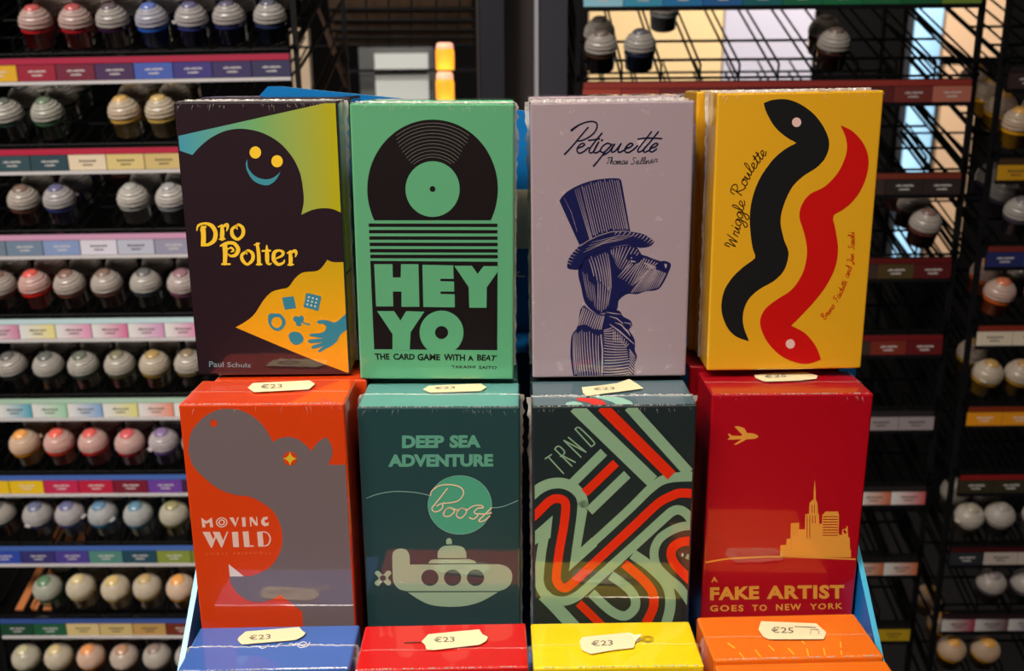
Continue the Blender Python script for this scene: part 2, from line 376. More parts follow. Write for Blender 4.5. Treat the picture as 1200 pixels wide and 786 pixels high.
for e_ in ((477, 343), (588, 388)): g.flat('eye_print', [ellipse(*A([e_])[0], 6.7, 7.1)], YEL, 1)
g.flat('smile_print', [segs(A([(436, 378), (440, 420), (465, 455), (500, 475), (540, 480), (575, 468), (605, 442)]), A([(605, 442), (585, 480), (550, 508), (510, 508), (465, 485), (436, 440), (428, 400), (436, 378)]))], TEAL, 1)
a3 = A3
hand = segs(a3([(540, 405), (570, 392), (640, 395), (720, 415), (780, 375), (850, 310)]), a3([(900, 280), (900, 470)]), a3([(860, 475), (780, 540), (740, 610), (680, 660), (620, 690), (570, 722), (550, 712), (565, 690), (610, 660)]),
    a3([(610, 660), (500, 685), (482, 668), (500, 650), (600, 620)]), a3([(600, 620), (470, 628), (446, 610), (465, 592), (605, 578)]), a3([(605, 578), (490, 562), (462, 545), (480, 532), (580, 522), (620, 500), (630, 460), (600, 432), (560, 430), (535, 415), (540, 405)]))
g.flat('hand_print', [hand], TEALD, 2)
rnd = random.Random(3)
g.flat('treasure_print', [a3([(178, 162), (298, 148), (325, 268), (208, 286)]),
    segs(a3([(425, 115), (460, 120), (500, 128), (540, 140), (577, 152), (572, 200), (560, 250), (548, 295), (500, 285), (450, 270), (402, 258), (410, 210), (418, 160), (425, 115)])),
    (smooth(a3([(45, 335), (100, 325), (160, 330), (205, 375), (215, 430), (180, 485), (135, 503), (80, 480), (40, 420)]), 5, True), ellipse(*a3([(125, 415)])[0], 6.3, 6.6)),
    smooth(a3([(300, 360), (330, 352), (350, 358), (380, 345), (402, 370), (395, 405), (375, 420), (380, 445), (350, 456), (325, 440), (320, 415), (295, 395)]), 4, True),
    smooth(a3([(255, 530), (300, 512), (350, 518), (380, 540), (400, 580), (380, 625), (320, 646), (275, 620), (250, 570)]), 4, True)], TEALD, 2)
g.lines('treasure_print', [a3([(385, 412, 14), (435, 432, 16), (455, 435, 22)])], TEALD, 2)
g.flat('biscuit_holes_print', [ellipse(*a3([(455+i*40-j*8, 157+i*10+j*37)])[0], 1.2, n=8) for i in range(3) for j in range(3)], print_mat('pale_ink', (200, 215, 205)), 3)
L3 = crop(225, 250, 9.23)
S = lambda *p: L3(list(p))
g.lines('title_lettering', [
    S((52, 185, 10), (70, 130, 26), (140, 108, 26), (215, 135, 44), (255, 210, 46), (240, 290, 46), (180, 335, 34), (105, 345, 22)),
    S((118, 160, 55), (125, 240, 52), (122, 330, 52)), S((95, 180, 18), (145, 145, 26)),
    S((325, 135, 30), (328, 200, 46), (325, 275, 44)), S((285, 145, 14), (325, 130, 26)), S((300, 278, 18), (355, 275, 18)), S((325, 150, 20), (375, 122, 38), (385, 150, 28), (375, 190, 10)),
    S((490, 130, 30), (435, 170, 34), (440, 240, 40), (495, 280, 30), (550, 230, 38), (550, 160, 38), (505, 120, 26), (480, 145, 26), (490, 170, 12)),
    S((355, 340, 55), (360, 430, 50), (355, 540, 44)), S((310, 350, 20), (380, 320, 34), (455, 325, 38), (500, 385, 44), (475, 445, 40), (420, 460, 26), (395, 440, 14)), S((390, 385, 14), (425, 370, 22), (450, 400, 24), (425, 415, 14)), S((325, 548, 20), (410, 548, 20)),
    S((590, 410, 30), (540, 450, 34), (550, 510, 38), (600, 550, 28), (655, 500, 38), (655, 435, 38), (610, 400, 26), (585, 415, 26), (595, 440, 12)),
    S((705, 330, 34), (720, 430, 38), (725, 545, 42)), S((675, 340, 14), (725, 325, 22)), S((700, 552, 18), (755, 550, 18)),
    S((808, 345, 12), (812, 430, 44), (815, 520, 40), (835, 550, 22), (856, 540, 14)), S((762, 405, 20), (845, 402, 22)),
    S((900, 490, 14), (970, 460, 26), (985, 420, 34), (940, 400, 24), (890, 425, 40), (885, 500, 42), (930, 550, 34), (985, 535, 26), (1000, 505, 14)),
    S((1062, 420, 34), (1068, 490, 44), (1065, 550, 40)), S((1030, 430, 14), (1065, 410, 26)), S((1040, 556, 18), (1095, 552, 18)), S((1065, 430, 20), (1110, 405, 36), (1128, 430, 30), (1118, 470, 10))], YEL, 1, sm=7)
g.text('author_lettering', [('Paul Schulz', A2([(240, 668), (455, 678), (455, 700), (240, 698)]), .012)], print_mat('pale_blue_ink', (112, 140, 150)), 1)
for z0, z1, m_ in ((.044, BH-.001, BEAM), (.002, .043, MC[('yellow_gradient_ink', (235, 150, 22), (222, 160, 20))])):
    bm = bmesh.new(); bm.faces.new([bm.verts.new(v) for v in ((BW/2+.00006, .001, z0), (BW/2+.00006, BD-.001, z0), (BW/2+.00006, BD-.001, z1), (BW/2+.00006, .001, z1))])
    obj('side_print', bm, m_, g.o)
g.seam(seed=2); g.creases(1, 40)
# --- record box
GREEN = (92, 164, 120)
g = Game('card_game_box', (-30.6, 387.7, -10.7), (-.1, -.24, .68), body(GREEN), 'mint green game box with a black vinyl record and stripes')
H1 = crop(400, 100, 4.368); H2 = crop(400, 270, 4.368)
BLK = print_mat('black_ink', (24, 16, 18)); GRN = print_mat('green_ink', GREEN)
cx, cy = H1([(467, 530)])[0]; rx, ry = 334/4.368, 355/4.368; yb = H1([(0, 690)])[0][1]
disc = [p for p in ellipse(cx, cy, rx, ry, 120) if p[1] <= yb]
th = math.degrees(math.asin((yb-cy)/ry)); disc = ellipse(cx, cy, rx, ry, 120, 180-th, 360+th)+[(cx+rx*math.cos(R(th)), yb)]
g.flat('record_print', [(disc, ellipse(cx, cy, 139/4.368, 143/4.368, 48))], BLK, 1)
g.flat('spindle_hole_print', [ellipse(cx, cy, 3.4, n=16)], BLK, 1)
g.lines('groove_print', [[(cx+rx*f*math.sin(R(t)), cy-ry*f*math.cos(R(t)), .55) for t in range(int(-a), int(a)+1, 3)] for f, a in ((.95, 36), (.90, 38), (.85, 39), (.80, 40), (.75, 40), (.70, 41), (.65, 41), (.60, 42), (.55, 42), (.50, 42), (.46, 40))], print_mat('groove_ink', (110, 112, 104)), 2, caps=False, sm=0)
g.lines('stripe_print', [[(432.1+i*.38, y, 3.9), (583+i*.05, y+.2, 3.9)] for i, y in enumerate((263.7, 271.2, 278.7, 286.1, 293.5, 300.3))], BLK, 1, caps=False)
g.flat('title_panel_print', [H2([(148, 155), (800, 160), (798, 612), (168, 607)])], BLK, 1)
g.flat('title_lettering', [H2([(168, 172), (262, 172), (264, 240), (304, 240), (306, 172), (395, 172), (400, 390), (308, 390), (308, 312), (264, 312), (266, 388), (178, 388)]),
    H2([(415, 175), (573, 178), (575, 247), (507, 247), (507, 259), (577, 261), (578, 312), (508, 312), (508, 324), (580, 326), (581, 393), (420, 391)]),
    H2([(578, 180), (668, 180), (698, 222), (728, 182), (801, 182), (801, 210), (745, 290), (743, 395), (655, 395), (652, 290)]),
    H2([(183, 412), (270, 412), (303, 460), (332, 412), (425, 415), (355, 520), (350, 612), (262, 612), (262, 530)]),
    (ellipse(*H2([(513, 522)])[0], 25.8, 25.8, 40), ellipse(*H2([(513, 522)])[0], 7.7, 7.6, 24))], GRN, 2)
T4 = crop(430, 400, 7.059)
g.text('subtitle_lettering', [('THE', T4([(62, 98), (185, 100), (188, 150), (72, 152)])), ('CARD', T4([(218, 98), (395, 103), (395, 152), (218, 152)])), ('GAME', T4([(418, 100), (606, 104), (606, 156), (418, 158)])),
    ('WiTH', T4([(635, 102), (812, 108), (812, 160), (635, 158)])), ('A', T4([(835, 115), (880, 115), (882, 160), (835, 160)])), ('BEAT', T4([(912, 106), (1078, 116), (1060, 160), (912, 158)]))], BLK, 1, bold=.035)
g.text('author_lettering', [('TAKASHI', T4([(695, 198), (900, 200), (895, 222), (705, 222)]), .02), ('SAITO', T4([(925, 200), (1078, 205), (1070, 228), (925, 228)]), .02)], BLK, 1)
g.seam(seed=3); g.creases(2, 40)
# --- dog box
LAV = (162, 144, 152)
g = Game('card_game_box', (40.4, 388.1, -10.7), (-.13, -.07, -.31), print_mat('lavender_card', LAV, scuff=60), 'pale lavender game box with an engraved dog in a top hat')
NAVY = print_mat('navy_ink', (22, 24, 74)); DN = print_mat('dark_navy_ink', (14, 18, 48)); LV = print_mat('lavender_ink', (162, 144, 152))
P = crop(655, 130, 9.23)
w_ = lambda pts, k=17: P([(*p, k) if len(p) == 2 else p for p in pts])
g.lines('title_lettering', [w_([(137, 208, 28), (170, 182, 24), (230, 145, 18), (300, 120), (360, 113), (405, 130, 18), (412, 170), (385, 230), (320, 285), (250, 318), (195, 325, 14)]), w_([(315, 178), (240, 265), (140, 385), (62, 468, 20)]),
    w_([(208, 400), (250, 385), (278, 362), (252, 350), (215, 375), (195, 420), (215, 455), (265, 440), (320, 395)]), w_([(465, 240), (390, 330), (330, 415), (335, 452), (375, 435), (430, 335)]), w_([(320, 318), (440, 300)]),
    w_([(430, 335), (400, 385), (378, 435), (400, 453), (450, 425)]), w_([(462, 318, 22), (468, 314, 22)]), w_([(565, 362), (520, 350), (470, 385), (448, 430), (480, 448), (530, 410), (570, 365)]), w_([(575, 360), (500, 440), (430, 530), (375, 595, 20)]),
    w_([(470, 480), (540, 440), (605, 352), (570, 415), (575, 445), (615, 425), (672, 352)]), w_([(672, 352), (640, 415), (650, 447), (700, 425), (740, 395)]), w_([(725, 405), (770, 390), (800, 360), (770, 350), (728, 385), (712, 430), (745, 450), (800, 420), (850, 375)]),
    w_([(1000, 225), (920, 330), (858, 410), (858, 443), (900, 430), (935, 390)]), w_([(1075, 225), (990, 330), (920, 415), (925, 445), (975, 425), (1000, 400)]), w_([(855, 303), (960, 292), (1110, 298)]), w_([(990, 402), (1040, 388), (1070, 358), (1040, 350), (995, 390), (980, 428), (1010, 442), (1055, 410)])], DN, 1)
g.lines('author_lettering', script('Thomas', P([(510, 572), (640, 576), (745, 574)]), 4.2, .72)+script('Sellner', P([(770, 576), (930, 574), (1070, 552)]), 4.2, .72), DN, 1, caps=False, sm=0)
D4 = crop(645, 195, 6.547); D5 = crop(660, 280, 8.271); D6 = crop(660, 350, 8.27)
def hatch(ra, rb, n, w0, w1, wm=None, jit=0, seed=1, t0=0, t1=1, bend=0):
    """n tapering strokes from rail ra to rail rb (photo points)"""
    rd = random.Random(seed); ra = smooth(ra, 8); rb = smooth(rb, 8); out = []
    def on(r, t):
        k = t*(len(r)-1); i = min(int(k), len(r)-2); f = k-i; return (r[i][0]*(1-f)+r[i+1][0]*f, r[i][1]*(1-f)+r[i+1][1]*f)
    for i in range(n):
        t = (i+.5)/n; a = on(ra, t); b = on(rb, t); s0 = t0+rd.random()*jit; s1 = t1-rd.random()*jit
        pts = []
        for k in range(5):
            f = s0+(s1-s0)*k/4; q = 4*f*(1-f)*bend; dx, dy = b[0]-a[0], b[1]-a[1]
            ww = (w0*(1-f)+w1*f) if wm is None else (w0*(1-2*f)+wm*2*f if f < .5 else wm*(2-2*f)+w1*(2*f-1))
            pts.append((a[0]+dx*f-dy*q, a[1]+dy*f+dx*q, ww))
        out.append(pts)
    for st in out:
        for k in range(len(st)): st[k] = (st[k][0], st[k][1], st[k][2]*1.17)
    return out
brim = segs(D4([(128, 765), (135, 720), (165, 670), (215, 615), (280, 570), (360, 530), (450, 505), (540, 495), (620, 500), (700, 515), (760, 545), (798, 575)]), D4([(798, 575), (775, 605), (730, 620), (680, 622), (610, 602), (540, 605), (450, 628), (360, 660), (290, 690), (255, 730), (235, 786), (170, 790), (135, 782), (128, 765)]))
g.flat('hat_print', [segs(D4([(68, 262), (95, 225), (140, 185), (230, 138), (330, 106), (430, 92), (500, 90), (532, 95), (545, 112)]), D4([(545, 112), (612, 492)]), D4([(612, 500), (520, 495), (420, 512), (320, 552), (222, 602)]), D4([(222, 602), (68, 262)])), brim], NAVY, 1)
g.lines('hat_line_print', hatch(D4([(235, 150), (330, 112), (430, 98), (525, 100)]), D4([(330, 545), (420, 505), (520, 490), (600, 488)]), 17, .5, .75, jit=.05)
    + hatch(D4([(180, 178), (225, 160)]), D4([(300, 560), (322, 550)]), 3, .3, .7) + [D4([(105, 240, 1), (160, 350, 3), (205, 500, 2)])]
    + [D4([(225, 612, 5), (290, 568, 5), (370, 530, 5), (460, 502, 5), (560, 494, 5), (620, 500, 3)])]
    + [D4([(250+i*22, 660-i*26, 2), (400+i*40, 592-i*20, 5), (560+i*30, 560-i*10, 2)]) for i in range(4)]
    + hatch(D4([(500, 498), (620, 505), (720, 530), (800, 570)]), D4([(480, 525), (590, 535), (690, 560), (760, 605)]), 11, 1.1, .1)
    + hatch(D4([(200, 620), (150, 680), (125, 745)]), D4([(235, 640), (190, 695), (160, 760)]), 6, .9, .1), LV, 2, caps=False, sm=0)
head = segs(D5([(210, 175), (330, 120), (450, 90), (560, 65), (660, 60), (715, 80), (760, 148), (810, 165), (870, 190), (945, 215)]), D5([(945, 215), (985, 212), (1035, 232), (1042, 262), (1025, 310), (1000, 370), (955, 450), (920, 485), (870, 500), (800, 505), (720, 532), (660, 530), (615, 535), (560, 570), (535, 600)]), D5([(535, 600), (515, 690), (430, 690)]), D5([(430, 690), (400, 715), (340, 725), (290, 700), (235, 650), (200, 590), (170, 450), (150, 370), (150, 285), (210, 175)]))
g.flat('dog_head_print', [head], NAVY, 1)
g.lines('dog_fur_print', hatch(D5([(235, 180), (300, 150), (370, 120), (430, 108)]), D5([(290, 370), (370, 440), (430, 500), (468, 520)]), 8, .45, .75, 1.0, .10, 2, bend=-.03)
    + hatch(D5([(330, 400), (400, 440), (470, 470)]), D5([(330, 700), (380, 712), (435, 650)]), 6, .6, .5, .95, .1, 3)
    + hatch(D5([(180, 300), (240, 340), (300, 420)]), D5([(230, 560), (280, 640), (330, 700)]), 6, .25, .25, .5, .22, 4)
    + hatch(D5([(455, 105), (520, 80), (600, 65), (690, 80), (740, 130)]), D5([(470, 150), (500, 215), (520, 270), (560, 300), (620, 300)]), 10, .6, .3, .95, .04, 5)
    + hatch(D5([(640, 235), (720, 235), (790, 180), (860, 200), (930, 225)]), D5([(520, 370), (580, 400), (650, 460), (690, 440), (730, 400)]), 11, .75, .35, .95, .05, 6)
    + hatch(D5([(820, 300), (880, 300), (935, 300), (1000, 330)]), D5([(650, 520), (740, 515), (830, 495), (925, 470)]), 14, .75, .5, .85, .03, 7)
    + [D5([(780, 230, 10), (830, 250, 26), (900, 280, 12)]), D5([(800, 265, 8), (850, 280, 18), (900, 300, 8)])], LV, 2, caps=False, sm=0)
g.flat('dog_eye_print', [smooth(D5([(610, 190), (640, 150), (690, 145), (720, 180), (735, 225), (700, 235), (650, 215)]), 4, True), smooth(D5([(935, 275), (950, 225), (1000, 215), (1038, 240), (1030, 290), (1000, 325), (960, 315)]), 4, True)], NAVY, 3)
g.flat('eye_glint_print', [ellipse(*D5([(662, 182)])[0], .8, 1, 10), smooth(D5([(650, 205), (690, 212), (705, 222), (665, 222)]), 3, True), smooth(D5([(980, 240), (1005, 245), (1000, 275), (990, 280)]), 3, True)], LV, 4)
suit = segs(D6([(70, 560), (72, 440), (85, 350), (130, 290)]), D6([(130, 290), (150, 200), (165, 110), (200, 60)]), D6([(200, 60), (260, 110), (330, 145), (400, 150)]), D6([(400, 150), (430, 110), (540, 115), (580, 170), (650, 210), (668, 260), (640, 300), (680, 370), (695, 420), (695, 500), (715, 560), (690, 650), (690, 775)]), D6([(690, 775), (105, 775)]), D6([(105, 775), (85, 680), (70, 560)]))
g.flat('suit_print', [suit], NAVY, 1)
g.lines('suit_line_print', hatch(D6([(190, 80), (260, 115), (340, 155), (400, 165)]), D6([(130, 270), (210, 250), (290, 290), (370, 300)]), 12, .9, .9, 1.05, .02, 8)
    + hatch(D6([(95, 340), (150, 305), (240, 305), (350, 350)]), D6([(110, 740), (180, 770), (280, 770), (365, 770)]), 12, .5, .6, 1.0, .06, 9, bend=.02)
    + [D6([(365, 345, 12), (380, 500, 16), (375, 770, 14)])]
    + hatch(D6([(390, 300), (390, 420), (390, 600), (390, 760)]), D6([(470, 270), (600, 440), (640, 580), (640, 740)]), 19, .8, .8, 1.05, .04, 10, bend=.03)
    + hatch(D6([(480, 290), (560, 350), (640, 440)]), D6([(480, 400), (560, 430), (610, 470)]), 8, .8, .8, .9, .02, 11)
    + hatch(D6([(640, 480), (640, 600), (630, 740)]), D6([(700, 560), (700, 680), (690, 790)]), 9, .9, .5, .9, .05, 12)
    + [D6([(450, 245, 6), (540, 310, 16), (690, 440, 6)]), D6([(420, 130, 4), (480, 140, 10), (560, 150, 4)]), D6([(450, 170, 4), (520, 190, 12), (580, 240, 6)]), D6([(500, 230, 4), (560, 250, 14), (640, 330, 4)]), D6([(580, 280, 6), (620, 310, 20), (650, 360, 4)]), D6([(590, 230, 6), (650, 240, 10), (655, 270, 6)])], LV, 2, caps=False, sm=0)
g.seam(.0008, tall=.0013, seed=4); g.creases(3, 30)
# --- worm box
MUS = (222, 164, 28)
g = Game('card_game_box', (113.4, 385.3, -7.5), (-.34, .34, -.5), body(MUS), 'mustard yellow game box with a black and a red worm')
W1 = crop(800, 90, 4.136); W2 = crop(800, 270, 4.368)
g.flat('black_worm_print', [segs(W1([(393, 127), (440, 111), (510, 110), (580, 138), (645, 190), (692, 260), (710, 325), (692, 390), (650, 438), (585, 480), (530, 535), (490, 620), (474, 700), (489, 786)])[:-1]+W2([(518, 44), (536, 90), (541, 130), (520, 200), (470, 255), (390, 302), (335, 355), (310, 420), (312, 490), (340, 567)]),
    W2([(340, 567), (270, 540), (222, 485), (198, 400), (212, 310), (255, 240), (310, 187), (358, 152), (371, 130)])[:-1]+W2([(371, 130), (355, 75), (345, 5)])[:-1]+W1([(325, 700), (335, 600), (370, 500), (430, 410), (490, 355), (552, 320)]), W1([(552, 320), (500, 290), (445, 240), (405, 170), (393, 127)]))], print_mat('worm_black_ink', (24, 24, 26)), 1)
g.flat('red_worm_print', [segs(W1([(765, 235), (825, 265), (880, 330), (901, 405), (888, 490), (850, 570), (795, 630), (733, 668)]), W1([(733, 668), (728, 690)]), W1([(728, 690), (741, 744)])+W2([(795, 95), (780, 190), (730, 290), (650, 390), (555, 487)]), W2([(555, 487), (625, 525), (680, 590), (708, 660)]),
    W2([(708, 660), (640, 682), (570, 672), (495, 635), (430, 565), (396, 475), (420, 405), (480, 355), (560, 300), (615, 215), (636, 120), (630, 50)])+W1([(582, 735), (566, 680), (575, 625), (615, 570), (690, 530), (755, 460), (793, 370), (792, 300), (765, 235)]))], print_mat('worm_red_ink', (196, 16, 14)), 1)
for e_ in (W1([(552, 220)])[0], W2([(551, 580)])[0]): g.flat('eye_print', [ellipse(*e_, 5.4, 5.6, 24)], print_mat('pink_eye_ink', (228, 190, 182)), 2)
WX = crop(845, 165, 5.815)
g.lines('title_lettering', script('Wriggle', WX([(100, 735), (118, 680), (130, 610), (148, 525), (163, 440), (170, 410)]), 7.4, 1.15, .1)+script('Roulette', WX([(135, 385), (165, 320), (205, 240), (255, 165), (300, 105), (318, 80)]), 7.4, 1.15, .1), print_mat('brown_black_ink', (48, 22, 12)), 1, sm=0)
WY = crop(955, 260, 6.29)
g.lines('author_lettering', script('Bruno', WY([(70, 725), (110, 675), (150, 620)]), 3.9, .85)+script('Faidutti', WY([(165, 595), (205, 520), (240, 440)]), 3.9, .85)+script('and', WY([(246, 415), (262, 370), (272, 330)]), 3.9, .85)+script('Jun', WY([(278, 310), (286, 270), (290, 235)]), 3.9, .85)+script('Sasaki', WY([(290, 205), (292, 140), (290, 75)]), 3.9, .85), print_mat('worm_red_ink', (196, 50, 14)), 1, caps=False, sm=0)
g.seam(.0006, tall=.0009, seed=5); g.creases(4, 20)
# ------------------------------------------------------------------ middle row
ORG = (212, 62, 12)
g = Game('card_game_box', (-98.2, 355, -123.4), (.05, .05, .18), body(ORG), 'orange game box with a grey animal silhouette')
M1 = crop(195, 430, 4.9125); M2 = crop(195, 580, 3.817); M3 = crop(230, 595, 12)
grey = segs(M1([(125, 480), (135, 400), (165, 340), (220, 285), (290, 248), (355, 240), (430, 250), (510, 292), (570, 355), (612, 432)]), M1([(612, 432), (650, 410), (710, 402), (775, 425), (835, 482)]), M1([(835, 482), (875, 430), (920, 402)]), M1([(920, 402), (948, 445), (955, 500), (930, 562)]), M1([(930, 562), (1120, 562)]),
    M2([(930, 600), (612, 600)]), M2([(608, 522), (508, 443)]), M2([(508, 443), (475, 465), (430, 477), (375, 474), (320, 440), (288, 395), (283, 363)]), M2([(345, 363), (400, 355), (465, 320), (505, 262), (519, 200), (510, 135), (480, 75), (435, 38)])[:-1]+M1([(560, 786), (480, 745), (400, 735), (300, 700), (205, 625), (150, 560), (125, 480)]))
g.flat('animal_print', [(grey, ellipse(*M1([(272, 323)])[0], 4.3, 4.4, 20))], print_mat('grey_ink', (112, 98, 100)), 1)
g.flat('tooth_print', [M2([(278, 308), (347, 363), (284, 365)])], print_mat('white_ink', (222, 205, 200)), 1)
g.flat('eye_print', [ellipse(*M1([(712, 526)])[0], 8, 8.2, 24)], print_mat('orange_ink', ORG), 2)
st = []
for k in range(4):
    a = R(90*k); b = R(90*k+90); c_ = M1([(712, 526)])[0]
    st += [(c_[0]+8.4*math.cos(a)+(-.0), c_[1]+8.6*math.sin(a))]+[(c_[0]+(8.4-5.6*math.sin(R(90)*t))*math.cos(a+(b-a)*t)*1.0 if 0 else c_[0]+8.4*((1-t)**2*math.cos(a)+t*t*math.cos(b))+.6*2*t*(1-t)*(math.cos(a)+math.cos(b))*1.6, c_[1]+8.6*((1-t)**2*math.sin(a)+t*t*math.sin(b))+.6*2*t*(1-t)*(math.sin(a)+math.sin(b))*1.6) for t in (.25, .5, .75)]
g.flat('eye_star_print', [st], print_mat('star_ink', (215, 182, 50)), 3)
WH = print_mat('warm_white_ink', (226, 190, 176))
g.flat('title_lettering', [M3(q) for q in (
    [(70, 135), (140, 185), (220, 135), (238, 270), (195, 270), (188, 200), (142, 222), (120, 205), (132, 270), (88, 275)],
    [(465, 135), (520, 132), (560, 215), (575, 132), (598, 130), (550, 268)], [(640, 132), (690, 130), (698, 262), (650, 264)],
    [(750, 130), (785, 125), (845, 205), (842, 125), (856, 122), (865, 255), (825, 240), (775, 175), (778, 260), (762, 262)],
    [(1008, 122), (1000, 160), (965, 165), (960, 200), (990, 215), (1020, 195), (1018, 245), (960, 258), (920, 230), (912, 180), (940, 130)],
    [(88, 335), (190, 335), (238, 440), (262, 400), (232, 335), (330, 335), (378, 455), (432, 332), (450, 332), (365, 555), (350, 555), (278, 415), (222, 562), (208, 562)],
    [(502, 335), (588, 335), (602, 550), (520, 552)], [(652, 332), (735, 328), (752, 525), (812, 525), (805, 545), (675, 550)],
    [(855, 335), (930, 330), (950, 542), (872, 545)])]+[(ellipse(*M3([(358, 202)])[0], 6.7, 6.0), ellipse(*M3([(358, 202)])[0], 5.3, 4.7)), (ellipse(*M3([(358, 202)])[0], 3.9, 3.6, 20), ellipse(*M3([(358, 202)])[0], 2.3, 2.1, 16))], WH, 1)
g.lines('title_lettering', [M3([(930, 335, 16), (990, 345, 16), (1030, 390, 20), (1040, 450, 20), (1010, 515, 18), (945, 538, 14)])], WH, 1)
g.text('author_lettering', [('CHRIS', M3([(125, 628), (440, 622), (440, 655), (125, 665)]), .01, 1.9), ('PRIESCOLL', M3([(520, 622), (1060, 615), (1062, 645), (520, 655)]), .01, 1.7)], print_mat('dim_orange_ink', (222, 110, 60)), 1)
g.sticker(crop(195, 430, 4.9125)([(470, 130), (500, 103), (825, 88), (856, 108), (822, 138), (505, 155)]), '€23', M1([(545, 112), (668, 107), (668, 132), (545, 137)]))
g.seam(.0002, tall=.0003, ends=False, mat=WRAP2, seed=6); g.creases(5, 16)
# --- submarine box
DTL = (34, 66, 68)
g = Game('card_game_box', (-29.5, 360.3, -127.2), (-.38, .17, .28), body(DTL), 'dark teal game box with a pale submarine', )
D1 = crop(405, 430, 4.914); DS = crop(430, 500, 5.612); DU = crop(430, 620, 6.667)
SEA = print_mat('sea_green_ink', (92, 158, 134)); SUB = print_mat('submarine_ink', (150, 178, 150)); TOP_SHEEN = print_mat('aqua_top_sheen', (96, 158, 152))
bm = bmesh.new(); box(bm, -BW/2+.0007, .0007, BH+.0001, BW/2-.0007, BD-.0007, BH+.00016); obj('top_sheen', bm, TOP_SHEEN, g.o)  # lighter top: the sheen on the film is put into the colour
g.text('title_lettering', [('DEEP', D1([(325, 393), (568, 393), (568, 465), (325, 467)])), ('SEA', D1([(600, 391), (778, 391), (778, 464), (598, 466)])), ('ADVENTURE', D1([(245, 503), (850, 500), (850, 573), (245, 575)]))], SEA, 1, bold=.052)
g.flat('balloon_print', [ellipse(*DS([(611, 513)])[0], 209/5.612, 193/5.612, 56)], print_mat('sea_green_disc_ink', (74, 160, 130)), 1)
PEACH = print_mat('peach_ink', (232, 205, 172))
g.lines('balloon_rim_print', [[(x, y, .5) for x, y in ellipse(*DS([(611, 513)])[0], 209/5.612, 193/5.612, 56)+ellipse(*DS([(611, 513)])[0], 209/5.612, 193/5.612, 56)[:1]]], print_mat('pale_teal_ink', (140, 190, 170)), 2, caps=False, sm=0)
q = lambda pts: DS([(*p, 8) for p in pts])
g.lines('title_lettering', [q([(418, 450), (428, 420), (480, 385), (560, 380), (620, 400), (635, 440), (600, 485), (530, 500), (500, 500)]), q([(528, 405), (490, 455), (450, 505), (428, 535), (445, 558), (485, 545), (500, 515), (485, 505), (460, 520)]),
    q([(505, 575), (520, 540), (555, 535), (575, 555), (545, 585), (510, 585), (505, 560), (540, 530), (590, 545)]), q([(590, 580), (600, 545), (635, 535), (655, 560), (620, 598), (590, 585), (595, 560), (620, 535), (665, 545)]),
    q([(660, 545), (700, 520), (750, 515), (765, 530), (730, 535), (705, 560), (730, 580), (700, 605), (675, 595)]), q([(820, 530), (780, 570), (740, 610), (745, 622), (780, 610), (808, 585)]), q([(730, 570), (770, 572), (818, 565)])], PEACH, 3)
g.lines('thread_print', [DS([(-5, 470, 5), (60, 445, 5), (150, 427, 5), (240, 425, 5), (330, 433, 5), (410, 450, 5)]), DS([(820, 532, 5), (880, 527, 5), (945, 505, 5), (1000, 480, 5)])], print_mat('pale_thread_ink', (130, 165, 160)), 1, caps=False)
hull = segs(DU([(198, 225), (202, 185), (225, 160), (265, 150), (310, 162), (332, 200), (335, 225)]), DU([(335, 272), (337, 275)]), DU([(1030, 272), (1090, 290), (1128, 330), (1135, 378), (1120, 430), (1080, 465), (1030, 482)]), DU([(1030, 482), (320, 482)]), DU([(310, 482), (250, 465), (212, 420), (202, 370), (198, 225)]))
hl = [ellipse(*DU([(x, 377)])[0], 10.1, 9.5, 28) for x in (492, 669, 848)]
# the three portholes are printed dark over the hull
g.flat('submarine_print', [hull, segs(DU([(553, 225), (555, 175), (590, 135), (640, 127), (700, 127), (750, 140), (775, 180), (778, 225)])), segs(DU([(478, 266), (500, 240), (540, 234)]), DU([(800, 232), (840, 245), (855, 264)])),
    segs(DU([(620, 116), (620, 85), (632, 70), (650, 70), (663, 85), (663, 116)])), segs(DU([(320, 492), (400, 545), (500, 590), (640, 605), (780, 596), (900, 560), (1025, 490)])),
    smooth(DU([(62, 345), (75, 325), (95, 328), (125, 355), (155, 325), (180, 325), (190, 345), (165, 380), (188, 410), (180, 435), (155, 435), (125, 405), (95, 440), (70, 435), (62, 412), (92, 382)]), 4, True)], SUB, 1)
g.flat('porthole_print', hl+[ellipse(*DU([(125, 380)])[0], 3.7, 3.4, 16)], print_mat('dark_teal_ink', DTL), 2)
g.sticker(D1([(445, 140), (480, 118), (780, 106), (812, 128), (780, 148), (490, 158)]), '€23', D1([(512, 126), (632, 122), (632, 136), (512, 140)]))
g.seam(.0003, tall=.0006, ends=True, seed=7); g.creases(6, 24)
